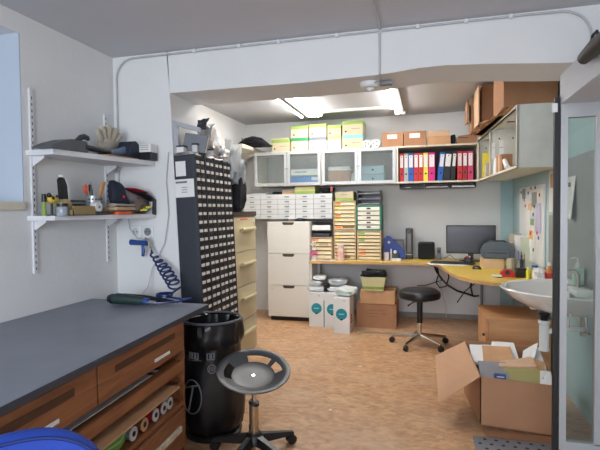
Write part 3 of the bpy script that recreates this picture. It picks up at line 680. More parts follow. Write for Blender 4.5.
binder(.318,.05,RED,'red ring binder right of the black ones'); binder(.372,.05,mat('dark_red_card',(164,24,40),.5),'dark red ring binder second from the right end'); binder(.427,.055,PINK,'dusty pink ring binder at the right end of the row')
# letter trays below
for k,(x,l) in enumerate(((-.31,'left'),(-.03,'middle'),(.25,'right'))):
    t=T('letter_tray','black letter tray mounted under the open wall cabinet, %s of three'%l,'tray',(x,5.5,CZ0-.058),0,'letter trays under the wall cabinet')
    M().box(0,.265,0,.3,0,.004).box(0,.004,0,.3,0,.056).box(.261,.265,0,.3,0,.056).box(0,.265,.296,.3,0,.056).box(0,.265,-.002,.002,0,.014).build('tray_body',BLACK,t)
    M().sheet([(.015,-.015 if k else .01,.012),(.25 if k!=0 else .12,-.015,.012),(.24,.27,.012),(.015,.27,.012)],.012 if k else .005,3,.001,k).build('papers',mat('mauve_paper',(200,180,196),.8) if k==1 else PAPER,t)

# things on top of the back cabinets
CB2=mat('cream_card',(184,174,144),.7,var=.04); CB3=mat('peach_card',(188,174,150),.7)
def instr(x0,x1,z,h_,body,band,label,top=True,hole='l'):
    t=T('storage_box',label,'box',((x0+x1)/2,5.60,z),0,'cream storage boxes on top of the wall cabinets'); w_=(x1-x0)/2-.003
    M().box(-w_,w_,-.13,.15,0,h_-.04,.002).build('box_body',body,t)
    M().box(-w_-.001,w_+.001,-.131,.151,h_-.04,h_,.002).build('lid_band',band,t)
    M().cyl((-w_*.65,-.132,h_*.25),(-w_*.65,-.129,h_*.25),.011,seg=12).build('finger_hole',SLOT,t)
    M().box(-w_*.1,w_*.7,-.1315,-.13,h_*.42,h_*.42+.006).build('printed_line',PRINT,t)
zt=CZ1+.001
DG=mat('dark_green_card',(30,130,80),.6); SL=mat('slate_card',(110,114,124),.6); SK=mat('sky_card',(124,190,214),.6); OC=mat('ochre_card',(230,190,110),.6)
instr(-1.84,-1.60,zt,.15,CB2,LIME,'single cream storage box with lime band, next to the dark bag')
tag(M().box(-1.86,-1.62,5.48,5.74,zt+.151,zt+.168,.003).build('box_lid',CB3),'loose peach lid lying on the single storage box next to the dark bag','lid')
instr(-1.59,-1.372,zt,.158,CB3,DG,'cream storage box with dark green band, lower in the first stack of two'); instr(-1.59,-1.372,zt+.159,.14,CB3,LIME,'cream storage box with lime lid on top of the dark green banded one')
instr(-1.365,-1.148,zt,.155,PAPER,SL,'white storage box with slate band, lower in the second stack'); instr(-1.365,-1.148,zt+.156,.155,CB2,LIME,'cream storage box with lime lid on top of the slate banded one')
instr(-1.14,-.975,zt,.16,PAPER,OC,'narrow white storage box with ochre band, lower in the narrow stack'); instr(-1.14,-.975,zt+.161,.125,CB2,LIME,'narrow cream storage box with lime lid on the narrow stack')
instr(-.965,-.72,zt,.16,CB2,SK,'cream storage box with sky blue band, lower in the stack beside the white rolls'); instr(-.965,-.72,zt+.161,.16,CB2,LIME,'cream storage box with lime lid on top of the sky blue banded one')
for k,(x,l) in enumerate(((-.68,'left'),(-.575,'right'))):
    t=T('tape_reel','white reel with dark dots standing on the wall cabinet, %s of two'%l,'reel',(x,5.5,zt+.045),0,'white reels on the wall cabinet')
    M().cyl((0,-.03,0),(0,.03,0),.05,seg=24).build('reel_body',WHITEP,t,True)
    for a in range(3): M().cyl((.025*math.cos(a*2.1+k),-.032,.025*math.sin(a*2.1+k)),(.025*math.cos(a*2.1+k),-.03,.025*math.sin(a*2.1+k)),.008,seg=8).build('dark_dot',SLOT,t)
carton(.235,.25,.165,(-.385,5.61,zt),0,'brown carton with white label beside the white reels','cartons on the wall cabinets',mark='label',tape=False)
carton(.245,.25,.168,(-.135,5.61,zt),0,'brown carton with white label directly above the yellow binder','cartons on the wall cabinets',mark='label',tape=False)
carton(.245,.25,.10,(.125,5.61,zt),0,'low orange-brown carton under the flat one above the magenta binder','cartons on the wall cabinets',m=CARD2,tape=False)
carton(.235,.24,.055,(.12,5.61,zt+.101),R(-2),'flat tan carton on top of the low orange-brown one','cartons on the wall cabinets',m=CARD3)
t=T('black_pouch','black pouch between the flat cartons on the wall cabinets','pouch',(.27,5.58,zt)); M().crumple((0,0,.06),(.07,.16,.11),21,.15).build('pouch_body',BLACKM,t,True)
t=T('flat_carton','flattened dark brown carton beside the black pouch on the wall cabinet','box',(.40,5.56,zt)); M().hexa([(-.09,-.1,0),(.12,-.1,0),(.12,.12,0),(-.09,.12,0)],[(-.07,-.07,.09),(.12,-.07,.11),(.12,.1,.11),(-.07,.1,.09)]).build('carton_body',CARD,t); M().box(-.09,.03,-.112,-.104,.06,.066).build('open_slot',SLOT,t)

# ------------------------------------------------------------------ right wall open cabinets (angled)
ra=math.atan2(-.09,1.68)  # front line heads slightly left towards the back
def RC(name,label,cat,y,z,L): 
    return T(name,label,cat,(.63-.0536*(y-3.75),y,z),-ra*1. if False else R(3.06))
def opencab(y,L,label,dv):
    t=RC('open_wall_cabinet',label,'cabinet',y,1.615,L); D=.30;H=.46
    M().box(0,D,0,.018,0,H).box(0,D,L-.018,L,0,H).box(0,D,.018,L-.018,0,.018).box(0,D,.018,L-.018,H-.018,H).build('carcass',mat('pale_cabinet_grey',(208,208,200),.5),t)
    M().box(D-.008,D,.018,L-.018,.018,H-.018).build('back_panel',WHITE,t)
    M().box(-.001,.018,0,.018,0,H).box(-.001,.018,L-.018,L,0,H).box(-.001,.018,0,L,0,.018).box(-.001,.018,0,L,H-.018,H).build('edge_strip',CREAM,t)
    for x in (.08,.2): M().cyl((x,.05,H-.10),(x,.06,H-.10),.004,seg=8).build('peg_hole',SLOT,t) if False else M().cyl((x,L-.0205,H-.10),(x,L-.018,H-.10),.008,seg=8).build('peg_hole',SLOT,t)
    for y_ in (.2,.6): M().box(.1,.16,y_,y_+.035,H-.0185,H-.0175+.001).build('hinge_plate',SLOT,t) if False else M().box(.06,.12,y_,y_+.02,H-.024,H-.018).build('hinge_plate',DARK,t)
    return t
opencab(3.75,1.06,'open pale wall cabinet on the right wall, nearer unit with papers pinned inside',0)
opencab(4.82,.70,'open pale wall cabinet on the right wall, farther unit with yellow folder',0)
IN=1.634
def inr(name,label,cat,x,y,rz=0): return T(name,label,cat,(.63-.0536*(y-3.75)+x,y,IN),R(3.06)+rz)
t=inr('brown_package','brown paper package standing in the nearer open wall cabinet','package',.09,4.62,.2); M().box(-.05,.05,-.06,.06,0,.17,.004).build('package_body',CARD,t); M().box(-.051,.051,-.02,.02,0,.171).build('tape',TAPE,t)
t=inr('pinned_sheet','white sheet hanging inside the nearer open wall cabinet, closer to its end panel','paper',.10,4.72); M().box(-.03,.01,.03,.032,.16,.32).build('paper',PAPER,t); M().box(-.025,.005,.0285,.03,.25,.255).build('printed_line',PRINT,t)
t=inr('pinned_sheet','small white sheet hanging inside the nearer open wall cabinet, deeper in','paper',.02,4.755); M().box(-.015,.015,.0,.002,.15,.30).build('paper',PAPER,t); M().box(-.010,.010,-.0015,.0,.25,.254).build('printed_line',PRINT,t)
t=inr('paper_roll','white paper rolls leaning out of the nearer open wall cabinet','paper roll',.06,4.30); M().cyl((-.03,-.1,.02),(.0,.16,.10),.02).build('roll',PAPER,t,True); M().cyl((0.0,-.05,.02),(.02,.2,.05),.018).build('roll',CB3,t,True)
t=inr('white_envelope','white envelope leaning at the front of the nearer open wall cabinet','envelope',.03,4.70); M().hexa([(-.01,-.05,0),(.0,-.05,0),(.0,.06,0),(-.01,.06,0)],[(.0,-.02,.15),(.01,-.02,.15),(.01,.08,.15),(0,.08,.15)]).build('envelope_body',PAPER,t); M().box(.005,.007,-.0,.05,.05,.056).build('printed_line',PRINT,t)
t=inr('yellow_folder','yellow folder standing in the farther open wall cabinet','folder',.08,5.42); M().box(-.05,.07,0,.004,0,.28).box(-.05,.07,.02,.024,0,.28).box(.066,.07,.0,.024,0,.28).build('cover',YEL,t); M().box(-.048,.06,.006,.018,.004,.27).build('pages',PAPER,t)
t=inr('small_stack','cream notebooks standing at the front of the farther open wall cabinet','notebook',.05,5.10); M().box(-.04,.06,0,.05,0,.15,.003).build('cover',CB3,t); M().box(-.042,-.04,.01,.04,.05,.12).build('label',PAPER,t)

# cartons on top of right cabinets
rt=2.077
carton(.37,.50,.32,(.735,4.10,rt+.006),R(1),'large brown carton nearest on top of the right wall cabinets','cartons on the right wall cabinets',tape=True)
t=T('open_carton','tall brown carton with printed mark behind the large one on the right cabinets','box',(.60,4.72,rt+.006),R(2),'cartons on the right wall cabinets')
M().box(-.13,.24,-.14,.14,0,.355,.003).build('carton_body',CARD,t)
M().box(-.165,-.155,-.19,.10,.0,.335,.002).build('side_flap',CARD3,t)
M().box(.03,.05,-.142,-.14,.22,.245).box(.06,.085,-.142,-.14,.22,.245).build('printed_symbols',mat('brown_print',(132,96,72),.9),t)
M().sheet([(-.16,-.15,.0),(.24,-.15,.0),(.22,-.33,-.015+.012),(-.12,-.33,.0)],.005,2).build('bottom_flap',CARD2,t)
t=T('open_carton','narrow brown carton behind the tall one on the right cabinets','box',(.53,5.10,rt+.006),R(2),'cartons on the right wall cabinets')
M().box(-.11,.25,-.12,.12,0,.33,.003).build('carton_body',CARD,t); M().box(-.15,-.14,-.1,.10,.10,.31,.002).build('side_flap',CARD,t); M().box(-.145,-.11,-.05,.05,.10,.106).build('flap_hinge',CARD3,t)
t=T('cardboard_sheets','flattened cardboard sheets lying under the cartons and over the cabinet edge','cardboard',(.60,4.55,rt),R(3))
for k in range(2): M().sheet([(-.04-.05*k,-.70+.35*k,.0),(.2,-.70+.3*k,.0),(.2,.75,.0),(-.09-.01*k,.75-.1*k,.0)],.004,3,.0,k).build('sheet',CARD if k else CARD2,t)
t.location.z=rt+.0025
for ch in t.children: ch.location.z=0

# ------------------------------------------------------------------ flat drawer cabinet on the back wall
FD=mat('pale_grey_steel',(200,202,202),.45,var=.02)
t=T('flat_drawer_cabinet','long pale grey wall cabinet with five rows of flat labelled drawers','drawer cabinet',(-2.20,5.43,1.215))
M().box(0,1.12,.01,.45,0,.30,.002).build('cabinet_body',mat('grey_steel_gap',(150,152,152),.5),t)
dh=.06; p0=None
for r in range(5):
    for c in range(5):
        x0=.004+c*.2235; z0=.002+r*.0595
        if p0 is None:
            p0=M().box(0,.219,0,.012,0,.055,.002).build('flat_drawer',FD,t); p0.location=(x0,0,z0)
            h=M().box(.085,.14,-.008,.0,.024,.034,.002).build('label_holder',mat('holder_grey',(104,108,110),.4),p0)
        else:
            d=p0.copy(); C.objects.link(d); d.parent=t; d.location=(x0,0,z0)
            for g in p0.children: e=g.copy(); C.objects.link(e); e.parent=d
FT=1.515
instr_=None
t=T('storage_box','cream box with lime lower band lying on the flat drawer cabinet','box',(-1.42,5.58,FT)); M().box(-.13,.12,-.10,.12,0,.035,.002).build('lime_band',LIME,t); M().box(-.13,.12,-.10,.12,.035,.088,.002).build('box_body',mat('olive_cream_card',(206,200,140),.7),t)
t=T('storage_box','small tan box left of the lime-banded box on the flat drawer cabinet','box',(-1.64,5.60,FT)); M().box(-.08,.08,-.09,.1,0,.055,.002).build('box_body',CARD3,t); M().box(-.081,.081,-.091,.101,.04,.057,.001).build('lid',CB3,t)
t=T('black_pouch','small flat black pouch left of the tan box on the flat drawer cabinet','pouch',(-1.79,5.56,FT)); M().crumple((0,0,.018),(.13,.12,.035),31,.1).build('pouch_body',BLACKM,t,True)
t=T('paper_stack','low stack of grey papers at the left on the flat drawer cabinet','papers',(-2.02,5.58,FT)); M().sheet([(-.13,-.1,.006),(.1,-.1,.006),(.1,.12,.006),(-.13,.12,.006)],.01,3,.001).sheet([(-.09,-.09,.018),(.12,-.1,.018),(.1,.1,.018),(-.1,.12,.018)],.008,3,.001,4).build('sheets',LGREY,t)
t=T('black_bowl','black bowl-shaped dish at the right end on the flat drawer cabinet','bowl',(-1.165,5.56,FT)); M().lathe([(0,0),(.05,0),(.085,.035),(.098,.07),(.092,.07),(.08,.04),(.045,.008),(0,.008)],seg=28).build('bowl_body',BLACK,t,True)
t=T('red_clamp','small red and black clamp standing beside the black bowl','clamp',(-1.095,5.47,FT)); M().box(-.012,.012,-.01,.01,.03,.085,.003).build('red_grip',mat('faded_red',(180,80,70),.5),t); M().box(-.014,.014,-.012,.012,0,.03,.003).build('base',DARK,t)
# white three-drawer unit
t=T('drawer_unit','tall white three-drawer unit with dark cut-out grips','drawer unit',(-1.855,5.33,0))
M().box(0,.52,.018,.5,.05,1.185,.003).build('unit_body',WHITE,t); M().box(.02,.5,.04,.48,0,.05).build('plinth',BLACK,t)
for k in range(3):
    z0=.055+k*.377
    d=M().box(.003,.517,0,.018,z0,z0+.371,.002).build('drawer',WHITE,t)
    M().prism([(.185,z0+.371),(.335,z0+.371),(.325,z0+.345),(.31,z0+.338),(.21,z0+.338),(.195,z0+.345)],-.002,.001,plane='xz').build('grip_cutout',mat('brown_cutout',(70,62,54),.7),d)
    M().box(.035,.07,-.0015,0,z0+.325,z0+.333).build('small_label',LGREY,d)
t=T('work_gloves','small dark blue and grey gloves lying on the white drawer unit','gloves',(-1.47,5.45,1.187)); M().crumple((0,0,.02),(.14,.1,.035),41,.3).build('glove_dark',NAVY,t,True); M().crumple((-.12,.03,.012),(.10,.06,.022),42,.3).build('glove_grey',mat('taupe_fabric',(170,156,140),.9),t,True)

# ------------------------------------------------------------------ desk
t=T('corner_desk','yellow-topped corner desk with beech edge along the back and right walls','desk',(-1.33,5.27,0))
pts=[(-1.33,5.26),(-.15,5.30),(.0,5.28),(.08,5.20),(.135,5.02),(.165,4.80),(.20,4.55),(.26,4.30),(.36,4.10),(.50,3.99),(.66,3.94),(.93,3.92),(.93,5.86),(-1.33,5.86)]
lp=[(x+1.33,y-5.27) for x,y in pts]
M().prism(lp,.702,.73).build('desk_top',DESKEDGE,t)
cx=sum(p[0] for p in lp)/len(lp)
inp=[(1.33-1.33+.012,-.0+.012)]
M().prism([(p[0]*.994+.006,p[1]+(.012 if k<11 else 0)) for k,p in enumerate(lp)],.7285,.732).build('yellow_surface',YELDESK,t)
M().box(.0,.025,.05,.57,0,.702,.002).build('side_panel',WHITE,t)
M().box(.03,.06,.3,.33,0,.702).build('leg',LGREY,t)
for (x,y) in ((1.33+.86,4.10-5.27),(1.33+.60,5.75-5.27)): M().cyl((x,y,0),(x,y,.702),.015).build('leg',GREY,t,True)
DZ=.7325
# beige drawer stacks
BF=mat('tan_frame',(188,164,132),.6,var=.05); BD=mat('cream_drawer',(226,210,172),.55,var=.03); GF=mat('green_frame',(22,128,100),.5)
def dunit(x,z,w_,h_,n,label,frame=BF,dr=BD,tabs={},grip=False,y=5.42,name='drawer_box',group=None,d_=.30):
    t=T(name,label,'drawer box',(x,y,z),0,group)
    th=.012
    M().box(0,th,0,d_,0,h_).box(w_-th,w_,0,d_,0,h_).box(th,w_-th,0,d_,0,th).box(th,w_-th,0,d_,h_-th,h_).box(th,w_-th,d_-.01,d_,th,h_-th).build('frame',frame,t)
    s=(h_-2*th)/n
    for k in range(n):
        z0=th+k*s+.003
        d=M().box(th+.003,w_-th-.003,.004,d_-.02,z0,z0+s-.010,.001).build('drawer',dr,t)
        if grip: M().box(w_*.42,w_*.58,.001,.004,z0+s*.3,z0+s*.62).build('grip',SLOT,d)
        else: M().box(th+.003,w_-th-.003,-.006,.004,z0,z0+.007,.001).build('lip',dr,d)
        if n-1-k in tabs: 
            for (a,b_,c) in tabs[n-1-k]: M().box(w_*a,w_*b_,.0,.0035,z0+.01,z0+s-.012).build('colour_tab',c,d)
    return t
OT=mat('orange_tab',(232,138,72),.6); YT=mat('yellow_tab',(228,204,90),.6); BT=mat('brown_tab',(120,96,64),.6); GT2=mat('green_tab',(84,168,70),.6)
dunit(-1.345,DZ,.265,.265,5,'beige drawer box with orange corner tab under the open paper tray',tabs={0:[(.1,.35,OT)],1:[(.4,.8,BF)]})
dunit(-1.065,DZ,.262,.345,8,'beige drawer box with yellow tabs, lower one of the tall pair',tabs={1:[(.08,.3,YT)],2:[(.08,.3,YT)],4:[(.08,.25,YT)],5:[(.08,.25,YT)],6:[(.08,.3,OT)],7:[(.4,.75,BT)]})
dunit(-1.065,DZ+.347,.262,.345,7,'beige drawer box with orange tabs, stacked on the yellow-tabbed one',tabs={0:[(.08,.32,OT)],1:[(.08,.3,YT)],3:[(.08,.32,OT)],4:[(.08,.3,YT)],6:[(.08,.35,OT),(.4,.92,BT)]})
dunit(-.79,DZ,.275,.345,8,'beige drawer box with green and orange tabs under the green-framed one',tabs={0:[(.08,.32,GT2)],1:[(.08,.32,YT)],2:[(.08,.32,GT2)],5:[(.08,.36,OT)],6:[(.08,.36,OT)]})
dunit(-.795,DZ+.347,.28,.29,5,'green-framed drawer box with five white drawers',frame=GF,dr=mat('white_drawer',(226,224,208),.5),grip=True)
def tray(x,z,label,w_=.26,paper=PAPER,y=5.44,h_=.06):
    t=T('paper_tray',label,'tray',(x,y,z)); 
    M().box(0,w_,0,.3,0,.005).box(0,.005,0,.3,0,h_).box(w_-.005,w_,0,.3,0,h_).box(0,w_,.295,.3,0,h_).box(0,w_,-.002,.003,0,.015).build('tray_body',mat('smoky_black_plastic',(44,42,46),.3),t)
    M().sheet([(.01,.005,.012),(w_-.01,.005,.012),(w_-.01,.28,.012),(.01,.28,.012)],.012,3,.001).build('papers',paper,t)
tray(-.785,DZ+.639,'smoky black letter tray on the green-framed drawer box, lowest of three'); tray(-.78,DZ+.700,'smoky black letter tray on the green-framed drawer box, middle of three',paper=mat('mauve_paper',(200,180,196),.8)); tray(-.785,DZ+.761,'smoky black letter tray on the green-framed drawer box, topmost of three',h_=.05)
t=T('open_paper_tray','dark open tray with a thick white paper stack above the left beige drawer box','tray',(-1.345,5.42,DZ+.267))
M().box(0,.265,0,.3,0,.006).box(0,.006,0,.3,0,.19).box(.259,.265,0,.3,0,.19).box(0,.265,.294,.3,0,.19).box(0,.265,0,.3,.184,.19).box(.006,.259,0,.3,.075,.08).build('tray_body',mat('dark_taupe_plastic',(90,86,80),.5),t)
M().box(.02,.245,-.01,.28,.081,.14,.006).build('paper_stack',PAPER,t); M().box(.03,.23,.0,.28,.007,.045,.004).build('dark_binder',DARK,t)
t=T('storage_box','cream and lime box on top of the tall beige drawer pair','box',(-.935,5.56,DZ+.694)); M().box(-.115,.10,-.10,.1,0,.03,.002).build('lime_band',LIME,t); M().box(-.115,.10,-.10,.1,.03,.105,.002).build('box_body',CB2,t)
M().box(-.05,.03,-.102,-.1005,.065,.072).build('printed_line',PRINT,t)
# small desk things
PKT=mat('pale_pink_plastic',(232,206,198),.3)
t=T('pink_dispenser','pale pink translucent cup-shaped dispenser in front of the tall drawer pair','dispenser',(-.965,5.34,DZ)); M().lathe([(0,0),(.035,0),(.04,.02),(.038,.16),(.044,.165),(.044,.195),(.03,.2),(0,.2)],seg=20).build('dispenser_body',PKT,t,True); M().lathe([(.0385,.03),(.0405,.03),(.0398,.11),(.038,.11)],seg=20).build('label',mat('rosy_label',(228,178,172),.5),t,True)
t=T('flower_arrangement','pink paper flowers in a small glass at the left end of the desk','flowers',(-1.285,5.33,DZ)); M().lathe([(0,0),(.028,0),(.034,.06),(.032,.06),(.026,.005),(0,.005)],seg=16).build('glass',mat('clear_tumbler',(214,214,222),.15),t,True)
hot=mat('hot_pink_petal',(236,96,160),.6); pal=mat('pale_petal',(226,214,208),.6)
f=M(); g=M(); rd=random.Random(3)
for k in range(12):
    a=rd.uniform(0,6.28); r_=rd.uniform(.0,.045); f.sph((r_*math.cos(a),r_*math.sin(a)-.01,.045+rd.uniform(0,.06)),.014,(1,1,.6),seg=8)
for k in range(12):
    a=rd.uniform(0,6.28); r_=rd.uniform(.0,.035); g.sph((r_*math.cos(a),r_*math.sin(a),.12+rd.uniform(0,.10)),.012,(1,1,1.2),seg=8)
f.build('pink_flowers',hot,t,True); g.build('pale_flowers',pal,t,True); M().cyl((0,0,.01),(.01,0,.18),.003).cyl((0,0,.01),(-.02,0,.15),.003).build('stems',GREEN,t)
t=T('paper_sheets','loose white papers lying on the desk in front of the beige drawer boxes','papers',(-1.14,5.33,DZ)); M().sheet([(-.12,-.045,.002),(.10,-.05,.002),(.12,.055,.002),(-.10,.06,.002)],.003,3,.0005).sheet([(-.06,-.04,.006),(.08,-.05,.006),(.10,.04,.006),(-.04,.05,.006)],.003,3,.0005,5).build('sheets',PAPER,t); M().box(-.03,.05,-.02,.02,.0085,.0105).build('grey_print',PRINT,t)
BLF=mat('royal_blue_plastic',(32,62,150),.4)
t=T('magazine_file','royal blue magazine file standing open beside the green drawer stack','magazine file',(-.50,5.60,DZ))
sd=[(0,0),(.235,0),(.235,.10),(.12,.215),(.07,.265),(.035,.275),(0,.24)]
M().prism(sd,0,.004,plane='xz').build('side_wall',BLF,t); M().prism(sd,.085,.089,plane='xz').build('side_wall',BLF,t)
M().box(0,.004,.004,.085,0,.24).box(.231,.235,.004,.085,0,.10).box(0,.235,.004,.085,0,.004).build('back_wall',BLF,t); M().cyl((.06,-.001,.20),(.06,.004,.20),.016,seg=16).build('grip_hole',LGREY,t)
t=T('photo_frame','dark grey upright panel behind the blue magazine file','frame',(-.345,5.74,DZ)); M().box(-.07,.07,-.0,.012,0,.225,.004).build('panel',mat('taupe_panel',(92,92,90),.5),t); M().box(-.06,.06,-.002,0,.015,.21).build('panel_face',GREY,t)
t=T('glass_cup','clear cup with pink tool left in front of the blue magazine file','cup',(-.46,5.50,DZ)); M().lathe([(0,0),(.03,0),(.034,.09),(.031,.09),(.027,.005),(0,.005)],seg=16).build('cup_body',mat('pale_lilac_glass',(206,204,220),.2),t,True); M().box(-.01,.012,-.03,-.02,.02,.1,.003).build('pink_tool',mat('coral',(226,120,110),.5),t)
t=T('desk_gadget','small grey device with a white ball top in front of the blue magazine file','device',(-.37,5.50,DZ+.001)); M().box(-.04,.05,-.02,.03,0,.085,.006).build('device_body',DARK,t); M().sph((.01,-.01,.095),.022).build('white_ball',WHITEP,t,True); M().cyl((-.035,-.02,.0),(-.035,-.02,.13),.008).build('post',LGREY,t,True)
t=T('white_card_box','small low white box at the desk front before the blue magazine file','box',(-.345,5.43,DZ)); M().box(-.05,.05,-.02,.025,0,.028,.003).build('box_body',PAPER,t); M().box(-.051,.051,-.0205,.0255,.016,.018).build('lid_seam',LGREY,t)
t=T('black_tower','tall narrow black device standing alone against the back wall','device',(-.21,5.70,DZ)); M().box(-.04,.04,-.06,.06,0,.36,.008).build('tower_body',BLACK,t); M().box(-.02,.022,-.063,-.06,.08,.30,.001).build('front_strip',mat('taupe_gloss',(96,88,84),.25),t); M().sph((0,-.062,.33),.008).build('button',GREY,t); M().box(-.03,.03,-.062,-.06,.05,.06).build('vent_line',LGREY,t)
t=T('desk_speaker','squarish black speaker on the desk left of the monitor','speaker',(-.015,5.70,DZ),R(-4)); M().box(-.095,.095,-.05,.06,0,.20,.022).build('speaker_body',BLACK,t,True); M().box(-.08,.08,-.053,-.049,.015,.185,.001).build('grille',BLACKM,t)
t=T('grey_dock','small grey device between the black speaker and the monitor','device',(.125,5.66,DZ)); M().box(-.022,.022,-.03,.03,0,.14,.008).build('device_body',mat('slate_plastic',(94,100,108),.4),t); M().box(-.012,.012,-.032,-.03,.08,.11).build('display',SLOT,t)
t=T('monitor','black widescreen monitor, switched off, on the desk','monitor',(.46,5.52,DZ),R(-3))
M().box(-.26,.26,0,.035,.085,.40,.005).build('housing',BLACK,t); M().box(-.243,.243,-.002,0.0,.105,.387).build('screen',mat('dark_screen',(38,40,48),.25),t)
M().box(-.03,.03,.03,.06,.01,.25,.004).build('stand_neck',BLACK,t); M().lathe([(0,0),(.12,0),(.12,.008),(.03,.015),(0,.015)],c=(0,.04,0),sc=(1,.8)).build('stand_foot',BLACK,t,True)
t=T('keyboard','black keyboard in front of the monitor','keyboard',(.255,5.25,DZ),R(-14)); M().box(-.22,.22,-.075,.075,0,.016,.004).build('keyboard_body',BLACK,t)
k_=M()
for i in range(15):
    for j in range(5): k_.box(-.21+i*.028,-.186+i*.028,-.065+j*.026,-.043+j*.026,.016,.021)
k_.build('keys',DARK,t)
tag(M().sheet([(.02,5.10,DZ+.0015),(.36,5.05,DZ+.0015),(.42,5.17,DZ+.0015),(-.02,5.30,DZ+.0015)],.002,2).build('desk_pad',PAPER),'white paper sheet sticking out from under the keyboard','paper')
t=T('mouse','black computer mouse on the yellow desk top','mouse',(.46,4.83,DZ),R(40)); M().sph((0,0,0.002),.05,(.65,1.05,.62)).build('shell',BLACK,t,True); M().box(-.003,.003,.02,.045,.022,.031,.001).build('wheel',GREY,t)
t=T('red_trinket','small black item with red and white top in front of the monitor foot','ornament',(.42,5.36,DZ)); M().crumple((0,0,.03),(.09,.08,.06),51,.2).build('dark_base',BLACK,t,True); M().sph((-.01,-.02,.065),.016).build('red_top',RED,t,True); M().sph((.015,-.02,.068),.01).build('white_top',WHITEP,t,True)
t=T('cream_box','cream cardboard box carrying the label printer','box',(.635,4.98,DZ)); M().box(-.115,.075,-.10,.16,0,.095,.003).build('box_body',mat('cream_carton',(216,186,146),.8),t); M().box(-.1155,.0755,.02,.04,0,.0955).build('tape',TAPE,t)
t=T('label_printer','dark grey label printer with a rounded hood on the cream box','printer',(.675,4.99,DZ+.096),R(-8))
PR=mat('printer_grey',(62,72,80),.4)
M().prism([(-.13,0),(.14,0),(.15,.09),(.12,.14),(.05,.168),(-.08,.168),(-.14,.13),(-.165,.08),(-.15,.02)],-.12,.10,plane='xz').build('hood',PR,t)
M().box(-.12,.10,-.132,-.12,.01,.09,.006).build('front_panel',mat('printer_front',(74,86,96),.45),t); M().box(-.10,.08,-.135,-.131,.055,.062).build('label_slot',SLOT,t); M().box(.09,.13,-.11,.09,.12,.15,.004).build('latch_strip',GREY,t)
M().box(-.05,.06,-.1,.08,.166,.172,.003).build('lid_window',BLACK,t)
# right desk corner
t=T('metal_can','pale metal can with pens beside the cream box','cup',(.745,4.72,DZ)); M().lathe([(0,0),(.035,0),(.035,.12),(.032,.12),(.032,.005),(0,.005)],seg=20).build('can_body',mat('champagne_metal',(196,188,168),.35,metal=.4),t,True); M().lathe([(.0352,.02),(.0358,.02),(.0358,.026),(.0352,.026)],seg=20).build('rim_line',GREY,t)
t=T('metal_can','grey striped can standing right of the pale metal can','cup',(.815,4.62,DZ)); M().lathe([(0,0),(.035,0),(.035,.12),(.032,.12),(.032,.005),(0,.005)],seg=20).build('can_body',GREY,t,True)
for k,(dx,c,h_) in enumerate(((-.015,BLUE,.20),(.005,BLACK,.19),(.02,RED,.17))): tag(M().cyl((.815+dx,4.62,DZ+.006),(.815+dx*1.6,4.62+.01*k,DZ+h_),.004).build('pen',c,None,True),['blue pen standing in the grey striped can','black pen standing in the grey striped can','red pen standing in the grey striped can'][k],'pen')
t=T('red_tape_dispenser','red rounded tape dispenser at the front of the right desk wing','tape dispenser',(.655,4.33,DZ)); M().prism([(-.055,0),(.055,0),(.055,.035),(.035,.06),(-.02,.062),(-.05,.04)],-.03,.03,plane='xz').build('dispenser_body',mat('bright_red_plastic',(206,30,40),.35),t); M().cyl((0,-.032,.038),(0,.032,.038),.02,seg=16).build('tape_core',DARK,t,True)
t=T('white_stapler','small white and black item left of the red dispenser','stapler',(.565,4.27,DZ)); M().box(-.04,.04,-.02,.02,0.006,.022,.004).build('white_arm',WHITEP,t); M().box(.0,.04,-.018,.018,0,.012,.002).build('black_base',BLACK,t)
t=T('black_box','glossy black box between the red dispenser and yellow bottle','box',(.765,4.33,DZ)); M().box(-.042,.042,-.04,.05,0,.075,.005).build('box_body',BLACK,t); M().box(-.043,.043,-.041,.051,.05,.054).build('lid_line',DARK,t)
t=T('yellow_bottle','small yellow bottle with a white cap on the right desk wing','bottle',(.80,4.22,DZ)); M().lathe([(0,0),(.017,0),(.018,.065),(.010,.08),(0,.08)],seg=16).build('bottle_body',mat('bright_yellow_plastic',(226,220,50),.35),t,True); M().cyl((0,0,.08),(0,0,.10),.010).build('cap',WHITEP,t,True)
t=T('blue_yellow_carton','yellow carton with a blue lid right of the yellow bottle','box',(.865,4.30,DZ)); M().box(-.03,.03,-.03,.03,0,.075,.003).build('box_body',mat('mustard_yellow',(216,196,70),.5),t); M().box(-.02,.02,-.025,.025,.075,.105,.003).build('blue_top',BLUE,t)
t=T('black_bottle','slim black bottle behind the yellow bottle','bottle',(.80,4.50,DZ)); M().lathe([(0,0),(.014,0),(.014,.12),(.007,.135),(.007,.16),(0,.16)],seg=14).build('bottle_body',BLACK,t,True); M().cyl((0,0,.16),(0,0,.17),.009).build('cap',DARK,t)
t=T('folder_row','white and cream upright folders leaning behind the pen cans','folders',(.84,4.98,DZ)); 
for k in range(3): M().sheet([(-.04+.03*k,.12-.13*k,0),(.06+.03*k,.10-.13*k,0),(.06+.03*k,.12-.13*k,.33-.01*k),(-.05+.03*k,.14-.13*k,.33-.01*k)],.012,2).build('folder',[CB3,PAPER,mat('sage_card',(196,204,182),.7)][k],t)
t=T('tissue_pack','crumpled white tissue pack at the back of the washbasin','tissues',(.84,4.02,DZ)); M().crumple((0,0,.06),(.08,.12,.11),61,.3).build('tissue',PAPER,t,True); M().box(-.03,.03,-.05,.05,0,.012,.002).build('pack',LGREY,t)
